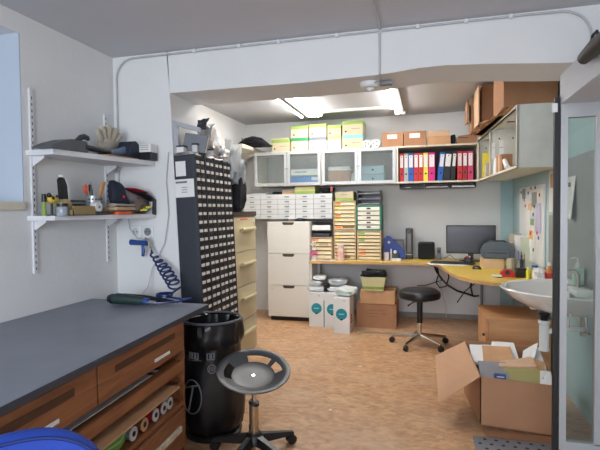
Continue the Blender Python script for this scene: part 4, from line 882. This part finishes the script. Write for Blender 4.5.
t=T('soap_bottle','orange-red labelled bottle beside the black cabinet edge, behind the washbasin','bottle',(.905,3.985,DZ)); M().lathe([(0,0),(.028,0),(.030,.09),(.014,.12),(.012,.14),(0,.14)],seg=18).build('bottle_body',mat('amber_soap',(220,130,60),.3),t,True); M().lathe([(.0302,.02),(.0312,.02),(.0312,.085),(.0302,.085)],seg=18).build('red_label',mat('red_label',(210,60,60),.5),t); M().cyl((0,0,.14),(0,0,.165),.012).build('cap',WHITEP,t,True)

# pinboard and papers on the right wall
def onwall(name,label,cat,y,z): return T(name,label,cat,(XR-.001,y,z))
t=onwall('pinboard','white magnetic board leaning against the right wall, covered with notes and magnets','board',4.80,.86)
M().box(-.02,-.002,-.50,.56,-.04,.66,.004).build('board',WHITEP,t)
notes=[(.25,.40,.55,.65,GREY),(-.25,-.05,.47,.60,mat('grey_photo',(150,148,142),.6)),(.0,.25,.25,.55,PAPER),(-.20,.15,.10,.30,PAPER),(-.42,-.22,.24,.50,mat('lilac_note',(196,190,214),.7)),(-.05,.12,.44,.50,mat('peach_note',(226,190,150),.7)),(-.15,.0,.30,.36,mat('green_note',(150,176,140),.7)),(.05,.18,-.0,.14,PAPER),(-.12,.04,.17,.25,mat('orange_note',(232,184,110),.7))]
for k,(a,b_,z0,z1,c) in enumerate(notes): M().box(-.0225-.0004*k,-.0205-.0004*k,a,b_,max(z0,.01),z1).build('note',c,t)
mags=[(.43,.62,RED),(.08,.60,BLUE),(-.05,.64,RED),(-.22,.64,NAVY),(-.38,.57,RED),(.27,.54,RED),(.22,.48,ORANGE),(-.18,.47,GREEN),(-.14,.40,BLUE),(-.02,.22,RED),(-.35,.20,BLUE),(-.06,.24,ORANGE),(-.15,.08,NAVY),(.1,.13,YEL),(-.3,.24,RED)]
for y,z,c in mags: M().cyl((-.030,y,z),(-.0262,y,z),.016,seg=14).build('magnet',c,t,True)
t=onwall('wall_paper_strip','narrow grey sheet hanging on the blue wall behind the board','paper',5.38,1.16); M().box(-.004,0,-.05,.07,0,.22).build('paper',GREY,t); M().box(-.005,-.004,-.03,.05,.12,.13).build('printed_line',DARK,t)
t=onwall('wall_notice','white notice with orange photo on the right wall, left of the black cabinet edge','notice',4.06,1.285); M().box(-.004,0,-.20,.13,0,.34).build('paper',PAPER,t); M().box(-.0055,-.004,-.15,.08,.19,.30).build('orange_picture',mat('tan_picture',(206,160,130),.7),t)
t=onwall('wall_notice','white notice sheet on the right wall seen through the glass pane','notice',3.58,1.24); M().sheet([(-.035,-.11,0),(-.002,.14,.01),(-.002,.14,.29),(-.006,-.11,.29)],.002,3,.0004).build('paper',PAPER,t); M().box(-.02,-.015,-.02,.03,.22,.25).build('emblem',PRINT,t)
t=onwall('steel_panel','grey panel fixed to the right wall above the washbasin','panel',3.70,.80); M().prism([(-.70,0),(.50,0),(.50,.46),(.0,.46),(.0,.86),(-.70,.86)],-.0025,0,plane='yz').build('panel_face',mat('grey_panel',(150,152,152),.5),t); 

# ------------------------------------------------------------------ washbasin
CER=mat('white_ceramic',(232,232,228),.12,var=.01,coat=.5)
t=T('washbasin','white ceramic washbasin on the right wall with siphon below','washbasin',(XR-.006,3.20,.82))
m=M(); n=36
def rim(f,z,ins=0):
    out=[]
    for k in range(n+1):
        a=math.pi/2+math.pi*k/n
        out.append((( .50*f)*math.cos(a)*1.0-ins*0, .40*f*math.sin(a), z))
    return out
secs=[(.16,-.20),(.34,-.19),(.62,-.14),(.86,-.07),(.97,-.02),(1.0,0.0),(.985,.008),(.93,.004),(.88,-.02),(.74,-.08),(.5,-.12),(.18,-.135)]
R_=[]
for f,z in secs: R_.append([m.bm.verts.new((p[0]+(0 if f>.9 else -.10*(1-f)),p[1],p[2]*.78 if p[2]<0 else p[2])) for p in rim(f,z)])
for A,B_ in zip(R_,R_[1:]):
    for k in range(n): m.bm.faces.new((A[k],A[k+1],B_[k+1],B_[k]))
m.bm.faces.new(R_[0]); m.bm.faces.new(R_[-1])
m.box(-.02,0,-.40,.40,-.14,.012,.004)
m.box(-.10,0,-.12,.12,-.03,.012,.006)
m.build('basin',CER,t,True)
M().lathe([(0,0),(.03,0),(.034,-.01),(.022,-.03),(.022,-.05)],c=(-.245,0,-.150),seg=20).build('drain_collar',STEELBLK,t,True)
M().lathe([(0,-.05),(.03,-.05),(.034,-.06),(.034,-.07),(.028,-.075),(.028,-.22),(.03,-.23),(.03,-.24),(0,-.245)],c=(-.245,0,-.150),seg=24).build('siphon',WHITEP,t,True)
M().tube([(-.225,0,-.27),(-.1,0,-.25),(0,0,-.25)],.016,10).build('waste_pipe',WHITEP,t,True)
M().lathe([(0,.03),(.028,.03),(.03,-.015),(.022,-.03),(0,-.032)],c=(-.27,.17,-.135),seg=20).build('overflow_boss',CER,t,True)
M().tube([(-.06,0,.01),(-.06,0,.09),(-.08,0,.11),(-.16,0,.10)],.013,10).build('tap',CHROME,t,True)
for y in (-.06,.06): 
    M().tube([(-.03,y,-.14),(-.03,y,-.24),(-.01,y,-.26)],.008).build('supply_pipe',CHROME,t,True); M().cyl((-.03,y,-.26),(-.06,y,-.26),.014).build('stop_valve',CHROME,t,True)
t=T('soap_dispenser','clear pump soap dispenser with green label on the near corner of the washbasin','soap dispenser',(.905,3.28,.834))
SG=mat('pale_green_soap',(184,214,196),.15); M().box(-.032,.032,-.026,.026,0,.11,.012).build('bottle_body',SG,t,True); M().box(-.026,.026,-.0275,-.0255,.03,.08).build('label',mat('green_white_label',(206,224,200),.5),t)
M().cyl((0,0,.11),(0,0,.135),.012).build('collar',WHITEP,t,True); M().tube([(0,0,.13),(0,0,.165),(-.02,0,.172),(-.04,0,.165)],.005).build('pump',WHITEP,t,True)

# wooden cabinet under desk wing
BE=wood('beech_veneer',(194,142,98),(210,160,114),'X',.45,4)
t=T('wood_cabinet','low beech veneer cabinet under the right desk wing','cabinet',(.445,3.96,0),R(.8))
M().box(.02,.47,0,.52,.02,.43,.002).build('cabinet_body',BE,t); M().box(-.005,.475,-.008,.53,.43,.452,.002).build('top_board',BE,t); d=M().box(0,.018,.004,.516,.025,.426,.002).build('door',BE,t); M().sph((-.008,.07,.30),.012).build('knob',BLACK,d,True); M().box(.04,.46,.02,.5,0,.02).build('plinth',DARK,t)

# ------------------------------------------------------------------ open cardboard box with waste
t=T('open_carton','large open brown carton full of waste card and papers in front of the washbasin','box',(.30,2.95,0))
CF=mat('kraft_front',(172,128,96),.85,var=.05,scale=5)
W_,D_,H_=.40,.56,.335; x0=.0
b=M().hexa([(0,0,.035),(.42,0,.0),(.42,.006,.0),(0,.006,.035)],[(-.0,0,.318),(.42,0,.298),(.42,.006,.298),(-.0,.006,.318)])
b.hexa([(0,0,.035),(.006,0,.035),(-.045,.56,0),(-.05,.56,0)],[(0,0,.318),(.006,0,.318),(-.04,.56,.36),(-.046,.56,.36)])
b.hexa([(-.05,.555,0),(.42,.555,0),(.42,.56,0),(-.05,.56,0)],[(-.046,.555,.385),(.42,.555,.36),(.42,.56,.36),(-.046,.56,.385)])
b.hexa([(.415,0,0),(.42,0,0),(.42,.56,0),(.415,.56,0)],[(.415,0,.298),(.42,0,.298),(.42,.56,.36),(.415,.56,.36)])
b.hexa([(0,0,.03),(.42,0,.0),(.42,.56,0),(-.05,.56,0)],[(0,0,.036),(.42,0,.006),(.42,.56,.006),(-.05,.56,.006)])
b.build('carton_body',CF,t)
M().sheet([(0,.0,.320),(-.046,.56,.372),(-.250,.46,.285),(-.235,.05,.115)],.005,4,.001).build('side_flap',mat('kraft_inside',(192,150,116),.85,var=.04,scale=5),t)
M().sheet([(.01,.005,.0),(.42,.0,.0),(.42,-.10,.001),(.03,-.09,.001)],.004,2).build('bottom_flap',CARD,t)
M().box(.02,.40,.02,.54,.04,.20,.01).build('packed_filling',mat('mixed_waste_card',(150,126,104),.9,var=.25,scale=20),t)
def waste(name,label,cat,quad,m_,th=.012,seed=1,extra=None):
    q=[(a[0]+.30,a[1]+2.95,a[2]-.028) for a in quad]
    c=[sum(v[i] for v in q)/4 for i in range(3)]
    t=T(name,label,cat,c,0); M().sheet([tuple(v[i]-c[i] for i in range(3)) for v in q],th,4,.002,seed).build(name+'_body' if cat!='paper' else 'sheet',m_,t)
    return t,c
waste('grey_board','slate grey flat box with a blue square near the front left of the open carton','box',[(.01,.03,.30),(.17,.03,.32),(.17,.20,.375),(.01,.22,.365)],mat('slate_board',(134,134,138),.7),.02,2)
tb=T('blue_sticker_block','blue and white printed block on the slate grey flat box','box',(.415,2.972,.318)); M().box(-.035,.03,-.01,.01,-.02,.018,.002).build('block_body',mat('deep_blue_print',(44,78,132),.6),tb); M().box(-.02,.02,-.0115,-.01,.002,.006).build('white_mark',PAPER,tb)
waste('olive_board','olive green flat box at the front of the open carton','box',[(.15,.02,.295),(.36,.02,.295),(.36,.14,.365),(.15,.14,.36)],mat('olive_card',(158,150,96),.75),.022,3)
waste('brown_envelope','brown envelope lying in the middle of the open carton','envelope',[(.05,.28,.34),(.24,.26,.34),(.24,.48,.40),(.06,.48,.40)],CARD2,.012,4)
waste('white_packet','crinkled white packet at the back left of the open carton','packet',[(-.02,.30,.33),(.09,.30,.33),(.12,.50,.395),(-.02,.50,.39)],PAPER,.02,5)
waste('white_sheet','white sheet standing behind the brown envelope in the open carton','paper',[(.10,.42,.36),(.28,.36,.34),(.27,.53,.42),(.13,.53,.42)],PAPER,.006,6)
waste('cardboard_strip','tan cardboard strip lying across the slate and olive boxes','cardboard',[(.12,.15,.365),(.34,.16,.375),(.33,.26,.405),(.14,.22,.375)],CARD3,.014,7)
waste('cardboard_strip','folded brown strip at the right side of the open carton','cardboard',[(.31,.10,.35),(.36,.08,.33),(.40,.24,.38),(.31,.28,.40)],CARD2,.012,8)
waste('white_crumple','white torn paper sticking up by the washbasin siphon','paper',[(.29,.34,.37),(.35,.30,.36),(.40,.42,.46),(.31,.42,.40)],PAPER,.004,9)
waste('white_crumple','white folded scrap at the right front edge of the open carton','paper',[(.33,.03,.31),(.405,.03,.31),(.41,.14,.36),(.35,.12,.37)],PAPER,.008,10)
waste('grey_film','pale grey plastic film at the right of the open carton','film',[(.34,.20,.34),(.41,.20,.34),(.41,.45,.42),(.36,.45,.40)],LGREY,.006,11)
# perforated mat
t=T('perforated_mat','grey perforated metal mat on the floor in front of the open carton','mat',(.45,2.62,0))
M().box(-.20,.30,-.22,.215,0,.012,.003).build('mat_body',mat('grey_mat',(122,126,134),.5,metal=.2),t)
h=M()
for i in range(8):
    for j in range(8):
        h.cyl((-.17+i*.06+(j%2)*.03,-.195+j*.054,.0122),(-.17+i*.06+(j%2)*.03,-.195+j*.054,.0128),.010,seg=10)
h.build('perforations',SLOT,t)

# ------------------------------------------------------------------ display cabinet on the right (end pane, header)
t=T('display_cabinet','tall glass display cabinet with aluminium frame and grey header at the right edge','display cabinet',(.56,2.3,0))
HD=mat('silver_grey_panel',(196,198,202),.5,var=.02)
M().prism([(0,1.77),(0,1.895),(.29,1.895),(.29,1.77)],-1.25,0,plane='xz').build('header_box',HD,t)
fr=M().box(0,.028,-.02,.012,0,1.77).box(.138,.166,-.02,.012,.28,1.71).box(.028,.29,-.02,.012,1.71,1.77).box(.028,.29,-.02,.012,.235,.285).box(.26,.29,-.02,.012,0,1.77)
fr.build('aluminium_frame',ALU,t)
M().box(0,.028,-1.25,-1.222,0,1.77).build('corner_post',ALU,t)
M().box(.02,.28,-1.25,-.05,0,.0).build('x',HD,t) if False else M().box(.03,.29,-1.24,-.03,0,.20,.003).build('plinth',HD,t)
M().box(.028,.138,-.008,-.002,.285,1.71).build('glass_pane',glass('clear_glass',(232,238,237),.05),t)
M().box(.166,.26,-.008,-.002,.285,1.71).build('glass_pane',glass('clear_glass_narrow',(232,238,237),.05),t)
M().box(-.024,-.003,-.016,.008,0,1.80,.002).build('black_edge_profile',mat('black_gasket',(16,17,18),.5),t)
M().box(-.034,-.012,-.018,-.005,1.735,1.775,.003).build('white_clip',WHITEP,t)
M().tube([(.034,-.03,.86),(.034,-.045,.86),(.034,-.045,.80),(.034,-.03,.80)],.004).build('pane_latch',CHROME,t,True)
t=T('black_case','black rounded case with a carrying loop on the side of the grey header','case',(.533,1.80,1.815)); M().tube([(0,-.16,.03),(0,-.06,.034),(0,.08,.03)],[.022,.026,.022],12).build('case_body',BLACK,t,True); M().tube([(-.0,-.07,.05),(-.0,-.05,.078),(-.0,-.01,.078),(-.0,.01,.05)],.005).build('carrying_loop',BLACK,t,True)

# ------------------------------------------------------------------ under desk
def wbox(x,y,rz,label,side=False,m_=None):
    t=T('printed_carton',label,'box',(x,y,0),rz,'white cartons with teal discs'); w_=.088;h_=.385
    M().box(-w_,w_,0,.30,0,h_,.003).build('carton_body',WHITEP,t)
    M().cyl((.0,-.002,.21),(0,.0005,.21),.060,seg=32).build('teal_disc',TEAL,t)
    M().box(-.03,.03,-.0035,-.002,.205,.217).build('pale_lettering',mat('pale_lettering',(140,200,208),.6),t)
    M().box(-.015,.012,-.003,-.0015,.145,.16).build('black_mark',SLOT,t); M().cyl((.03,-.001,.355),(.03,.001,.355),.012,seg=16).build('small_seal',LGREY,t)
    if side:
        for k,z in enumerate((.10,.135,.17)): M().box(w_-.0005,w_+.0015,.06,.18-.02*k,z,z+.022).build('red_print',mat('red_print',(200,60,56),.6),t)
wbox(-1.213,5.14,0,'white carton with a teal disc, left one under the desk'); wbox(-1.03,5.12,0,'white carton with a teal disc, rear middle one partly hidden')
wbox(-.885,4.90,R(0),'white carton with a teal disc, front one with red print on its side',True)
tag(M().box(-1.1325,-1.1225,5.14,5.40,0,.30).build('blue_folder',TEAL),'teal blue board standing between the left and middle white cartons','folder')
FB=mat('grey_silver_bag',(176,180,184),.4,metal=.4,var=.12,bump=.4,bscale=30); FW=mat('white_film_bag',(210,214,214),.35,var=.06,bump=.3)
for k,(x,y,z,sx,sy,sz,m_,l) in enumerate(((-1.24,5.30,.415,.19,.26,.06,FW,'white film packet lowest on the left white carton'),(-1.25,5.34,.475,.16,.22,.06,FB,'silver grey packet second on the left white carton'),(-1.21,5.36,.535,.15,.2,.06,FW,'pale packet topmost on the left white carton'),(-1.05,5.32,.415,.16,.24,.055,FW,'white packet on the middle carton'),(-1.0,5.36,.49,.22,.2,.09,FB,'silver grey bag leaning over the middle carton'))):
    t=T('film_packet',l,'packet',(x,y,z-sz/2),0,'film packets on the white cartons'); M().crumple((0,0,sz/2),(sx,sy,sz*.95),70+k,.12).build('packet_body',m_,t,True); M().box(-sx*.2,sx*.2,-sy*.3,sy*.3,sz*1.0,sz*1.05).build('label',PAPER,t) if False else None
t=T('film_packet','pale green-white packet lying on the front white carton','packet',(-.86,5.08,.387),R(-12),'film packets on the white cartons'); M().crumple((0,0,.04),(.22,.26,.07),81,.12).build('packet_body',mat('pale_green_film',(196,210,204),.35),t,True); M().sheet([(-.08,-.13,.075),(.09,-.13,.06),(.09,.1,.075),(-.08,.1,.085)],.006,3,.002).build('white_cover',FW,t)
t=T('black_strap_bundle','black strap bundle between the silver packets','strap',(-1.115,5.26,.39)); M().crumple((0,0,.04),(.07,.1,.10),82,.3).build('bundle',BLACKM,t,True)
carton(.44,.34,.27,(-.55,5.40,0),R(-1),'brown printed carton under the desk, lower of two','cartons under the desk',mark='print',tape=False)
carton(.38,.32,.15,(-.535,5.385,.271),R(-2),'brown taped carton under the desk, upper of two','cartons under the desk',m=CARD2)
t=T('yellow_bin','pale yellow-green tub filled with black cloth on top of the two cartons','tub',(-.575,5.28,.423))
M().hexa([(-.115,-.08,0),(.105,-.08,0),(.105,.10,0),(-.115,.10,0)],[(-.14,-.10,.15),(.13,-.10,.15),(.13,.12,.15),(-.14,.12,.15)]).build('tub_body',mat('pale_lime_plastic',(204,198,150),.5),t)
M().hexa([(-.119,-.083,.015),(.108,-.083,.015),(.108,-.080,.015),(-.119,-.080,.015)],[(-.123,-.088,.045),(.112,-.088,.045),(.112,-.083,.045),(-.123,-.083,.045)]).build('lime_stripe',LIME,t)
t=T('dark_cloth','black and grey cloth heaped in the yellow-green tub','cloth',(-.575,5.29,.574)); M().crumple((0,0,.03),(.27,.2,.075),91,.3).build('cloth',BLACKM,t,True); M().crumple((.03,-.02,.045),(.14,.12,.05),92,.3).build('grey_cloth',DARK,t,True)
# cables under the desk
cb=[]
def cable(pts,r,label,m_=BLACK): tag(M().tube(pts,r,8).build('desk_cable',m_,None,True),label,'cable')
cable([(.06,5.62,.70),(.10,5.55,.60),(.16,5.5,.52),(.22,5.5,.46),(.32,5.5,.40),(.42,5.52,.37),(.50,5.55,.34),(.56,5.7,.32)],.011,'thick black cable bundle sagging below the desk towards the beech cabinet')
cable([(.10,5.6,.70),(.12,5.52,.58),(.09,5.5,.49),(.13,5.5,.43),(.20,5.5,.45),(.23,5.52,.55),(.20,5.58,.70)],.008,'black cable loop hanging below the inner desk corner')
cable([(.08,5.62,.70),(.11,5.58,.58),(.15,5.6,.50),(-.02,5.7,.42),(-.12,5.8,.40)],.005,'thin black cable running left from the bundle towards the wall')
cable([(.13,5.6,.50),(.16,5.6,.35),(.20,5.6,.20),(.21,5.65,.05),(.22,5.7,.006)],.004,'thin grey cable dropping to the floor below the desk corner',CW)
cable([(.50,5.55,.70),(.50,5.55,.56),(.46,5.52,.46),(.48,5.5,.35)],.010,'black cable dropping from the right desk wing')
cable([(.58,5.4,.70),(.56,5.42,.60),(.50,5.45,.50),(.40,5.5,.40),(.32,5.55,.26)],.006,'slim black cable slanting down left from the right desk wing')
cable([(.18,5.62,.75),(.24,5.55,.80),(.30,5.5,.75),(.36,5.46,.77),(.40,5.44,.745)],.005,'grey cable curling on the desk left of the monitor foot',GREY)
t=T('power_strip','black power adapter hanging below the right desk wing','adapter',(.52,5.45,.60)); M().box(-.09,.09,-.03,.03,.05,.10,.006).build('adapter_body',BLACK,t); M().cyl((.05,0,.03),(.05,0,.05),.01).build('plug',DARK,t)

# ------------------------------------------------------------------ black swivel stool (back)
t=T('swivel_stool','round black padded swivel stool with a chrome base in front of the desk','stool',(-.075,4.66,0))
SE=mat('black_vinyl',(26,27,31),.35)
M().lathe([(0,.455),(.165,.455),(.19,.465),(.198,.49),(.19,.525),(.16,.545),(.08,.552),(0,.553)],seg=40).build('seat',SE,t,True)
M().cyl((0,0,.435),(0,0,.455),.09).build('seat_plate',STEELBLK,t)
M().cyl((0,0,.22),(0,0,.435),.027).build('column_sleeve',BLACK,t,True); M().cyl((0,0,.06),(0,0,.22),.02).build('column',CHROME,t,True)
M().tube([(-.02,-.03,.44),(-.07,-.06,.42),(-.11,-.08,.395)],[.005,.005,.009]).build('height_lever',BLACK,t,True)
for k in range(5):
    a=R(-45+72*k+0); ca,sa=math.cos(a),math.sin(a)
    l=M().tube([(0,0,.10),(.10*ca,.10*sa,.09),(.27*ca,.27*sa,.065)],[.022,.018,.012],8).build('leg',CHROME,t,True)
    M().cyl((.27*ca-.014*sa,.27*sa+.014*ca,.028),(.27*ca+.014*sa,.27*sa-.014*ca,.028),.028,seg=18).cyl((.27*ca,.27*sa,.03),(.27*ca,.27*sa,.065),.007).build('caster',BLACK,l,True)

# ------------------------------------------------------------------ foreground stool
t=T('shop_stool','dark grey moulded plastic swivel stool with cut-out dished seat in the foreground','stool',(-.915,2.37,0))
SG2=mat('dark_grey_moulded_plastic',(54,58,63),.42,var=.05)
def seat():
    m=M(); seg=72
    prof=[(0,-.050),(.06,-.050),(.108,-.048),(.120,-.040),(.162,-.006),(.175,.004),(.190,.012),(.203,.012),(.206,.004),(.198,-.004),(.178,-.010),(.164,-.020),(.122,-.056),(.108,-.064),(.06,-.066),(0,-.067)]
    rings=[]
    prof=[(r,z*.62) for r,z in prof]
    for (r,z) in prof:
        if r==0: rings.append([m.bm.verts.new((0,0,z))]); continue
        rings.append([m.bm.verts.new((r*math.cos(2*math.pi*k/seg),r*math.sin(2*math.pi*k/seg),z)) for k in range(seg)])
    def hole(k):
        a=(k+.5)*360/seg
        return any(lo<=a<=hi for lo,hi in ((72,124),(26,60),(168,222)))
    for i,(A,B_) in enumerate(zip(rings,rings[1:])):
        for k in range(seg):
            k2=(k+1)%seg
            if len(A)==1: m.bm.faces.new((A[0],B_[k],B_[k2])); continue
            if len(B_)==1: m.bm.faces.new((A[k],A[k2],B_[0])); continue
            if i in (3,11) and hole(k): continue
            m.bm.faces.new((A[k],A[k2],B_[k2],B_[k]))
    # inner walls of the cut-outs
    for k in range(seg):
        if hole(k):
            k2=(k+1)%seg
            m.bm.faces.new((rings[3][k],rings[3][k2],rings[12][k2],rings[12][k])); m.bm.faces.new((rings[4][k],rings[4][k2],rings[11][k2],rings[11][k]))
            if not hole((k-1)%seg): m.bm.faces.new((rings[3][k],rings[4][k],rings[11][k],rings[12][k]))
            if not hole((k+1)%seg): m.bm.faces.new((rings[3][k2],rings[4][k2],rings[11][k2],rings[12][k2]))
    return m
ts=R(16)
s_=seat().build('seat',SG2,t,True); s_.location=(.0,.0,.452); s_.rotation_euler=(R(15),R(8),R(0)); s_.scale=(.98,.98,1)
h_=M().cyl((0,0,-.0315),(0,0,-.029),.010,seg=14).build('centre_bolt',CHROME,s_,True)
M().cyl((.0,.0,.22),(.004,.004,.415),.013,seg=16).build('gas_rod',CHROME,t,True)
M().cyl((0,0,.27),(0.005,0,.285),.031,.027,seg=20).build('collar',BLACK,t,True)
M().cyl((0,0,.09),(0,0,.27),.025,seg=20).build('column',mat('warm_chrome',(200,180,150),.25,metal=.9),t,True)
M().lathe([(0,.115),(.035,.115),(.05,.10),(.055,.06),(0,.05)],seg=20).build('hub',BLACK,t,True)
for k in range(5):
    a=R(42+72*k); ca,sa=math.cos(a),math.sin(a); p=lambda r,w_,z:(r*ca-w_*sa,r*sa+w_*ca,z)
    l=M().hexa([p(.03,-.024,.055),p(.03,.024,.055),p(.235,.015,.05),p(.235,-.015,.05)],[p(.03,-.018,.105),p(.03,.018,.105),p(.235,.010,.068),p(.235,-.010,.068)]).build('leg',BLACK,t)
    M().cyl(p(.222,-.02,.027),p(.222,-.005,.027),.027,seg=18).cyl(p(.222,.005,.027),p(.222,.02,.027),.027,seg=18).cyl(p(.222,0,.03),p(.222,0,.052),.007).build('caster',BLACK,l,True)

# ------------------------------------------------------------------ black bin with liner
t=T('waste_bin','black round bin lined with a printed black plastic bag next to the workbench','bin',(-1.245,2.555,0))
BAG=mat('black_bin_liner',(18,19,22),.34,var=.2,bump=.35,bscale=14)
M().lathe([(0,0),(.165,0),(.17,.02),(.155,.03),(0,.03)],seg=32).build('bin_base',BLACK,t,True)
m=M(); seg=56; rings=[]
rd=random.Random(5); ph=[rd.uniform(0,6) for _ in range(8)]
for (r,z) in ((.145,.03),(.165,.06),(.18,.12),(.186,.2),(.182,.3),(.168,.40),(.158,.47),(.160,.53),(.170,.545),(.180,.56),(.178,.60),(.176,.64),(.178,.668),(.172,.675),(.160,.668),(.152,.60),(.148,.50)):
    rg=[]
    for k in range(seg):
        a=2*math.pi*k/seg; w_=.005*math.sin(7*a+ph[0]+z*11+1.5*math.sin(z*14))+.004*math.sin(15*a+ph[1]-z*26)+.003*math.sin(23*a+z*40)+(.003*math.sin(26*a+ph[2]) if z>.45 else .0)+.004*math.sin(3*a+z*12)
        if .53<=z<.57: w_+=.004*math.sin(13*a)
        rg.append(m.bm.verts.new(((r+w_)*math.cos(a),(r+w_)*math.sin(a),z+(.006*math.sin(7*a) if .54<z<.57 else 0))))
    rings.append(rg)
for A,B_ in zip(rings,rings[1:]):
    for k in range(seg): m.bm.faces.new((A[k],A[(k+1)%seg],B_[(k+1)%seg],B_[k]))
m.bm.faces.new(rings[0][::-1]); m.bm.faces.new(rings[-1])
m.build('liner_bag',BAG,t,True)
M().tube([(.172*math.cos(2*math.pi*k/40),.172*math.sin(2*math.pi*k/40),.682) for k in range(40)],.007,8,True).build('rim_ring',mat('grey_rim',(92,96,104),.3),t,True)
WP=mat('faded_white_print',(120,124,130),.7)
def onbin(a,z,r=None): 
    r=r if r else .190
    return (r*math.cos(a),r*math.sin(a),z)
def rz_(z): # radius of the bag at height
    P=[(.12,.187),(.2,.194),(.3,.190),(.40,.176),(.47,.167),(.53,.168)]
    for (z0,r0),(z1,r1) in zip(P,P[1:]):
        if z0<=z<=z1: return r0+(r1-r0)*(z-z0)/(z1-z0)
    return .187
def curve(pts,r=.004): return M().tube([onbin(R(a),z,rz_(z)) for a,z in pts],r,6)
A0_=-104
ov=[(A0_+20*math.cos(2*math.pi*k/28)+0,.27+.095*math.sin(2*math.pi*k/28)) for k in range(28)]
M().tube([onbin(R(a),z,rz_(z)) for a,z in ov],.004,6,True).build('printed_oval',WP,t)
curve([(A0_-14,.315),(A0_,.33),(A0_+15,.34)],.006).build('printed_letter_t',WP,t); curve([(A0_+3,.335),(A0_-1,.26),(A0_-6,.19)],.006).build('printed_letter_t',WP,t)
M().tube([onbin(R(-66+7.5*math.cos(2*math.pi*k/20)),.43+.024*math.sin(2*math.pi*k/20),rz_(.43)) for k in range(20)],.003,6,True).build('printed_ring',WP,t)
for a in (-70,-66,-62): curve([(a,.418),(a,.442)],.003).build('printed_digit',WP,t)
for j,a in enumerate((-112,-104,-96,-72,-64)): 
    curve([(a-2.6,.482),(a-2.6,.518),(a+2.6,.518),(a+2.6,.482),(a-2.6,.482)],.004).build('printed_letter',WP,t)
curve([(-122,.468),(-104,.472),(-86,.475)],.002).build('printed_line',WP,t)

# ------------------------------------------------------------------ small floor debris
for k,(x,y) in enumerate(((-.62,3.0),(-.55,3.9),(-.72,4.45))):
    tag(M().crumple((x,y,.004),(.02,.015,.006),100+k,.3).build('paper_scrap',PAPER),['white paper scrap on the floor right of the foreground stool','white paper scrap in the middle of the floor','white paper scrap on the floor near the white cartons'][k],'scrap')
tag(M().box(-.75,.0,5.0,5.03,0,.012,.002).build('floor_batten',mat('grey_batten',(150,140,128),.8)),'thin grey batten lying on the floor in front of the brown cartons','batten')

# ------------------------------------------------------------------ world and light
w=bpy.data.worlds.new('World'); bpy.context.scene.world=w; w.use_nodes=True
w.node_tree.nodes['Background'].inputs[0].default_value=(.62,.74,1,1); w.node_tree.nodes['Background'].inputs[1].default_value=.8
def area(name,loc,rot,sx,sy,e,col):
    l=bpy.data.lights.new(name,'AREA'); l.shape='RECTANGLE'; l.size=sx; l.size_y=sy; l.energy=e; l.color=col
    o=bpy.data.objects.new(name,l); C.objects.link(o); o.location=loc; o.rotation_euler=rot; return o
area('daylight_window',(-.55,-2.25,1.55),(R(90),0,0),2.0,1.3,120,(.86,.92,1.0))
# ------------------------------------------------------------------ camera
cam=bpy.data.cameras.new('camera'); co=bpy.data.objects.new('camera',cam); C.objects.link(co)
cam.sensor_fit='HORIZONTAL'; cam.sensor_width=36; cam.lens=470/600*36; cam.clip_start=.05
yaw=R(15.2); pit=R(-1.8); rol=.0105
fw=Vector((-math.sin(yaw)*math.cos(pit),math.cos(yaw)*math.cos(pit),math.sin(pit)))
rt0=Vector((math.cos(yaw),math.sin(yaw),0)); up0=rt0.cross(fw)
rt=math.cos(rol)*rt0-math.sin(rol)*up0; up=math.cos(rol)*up0+math.sin(rol)*rt0
co.matrix_world=Matrix(((rt.x,up.x,-fw.x,0),(rt.y,up.y,-fw.y,0),(rt.z,up.z,-fw.z,1.32),(0,0,0,1)))
sc=bpy.context.scene; sc.camera=co
sc.view_settings.view_transform='Standard'; sc.view_settings.look='None'; sc.view_settings.gamma=1; sc.view_settings.use_curve_mapping=False
sc.view_settings.exposure=0.
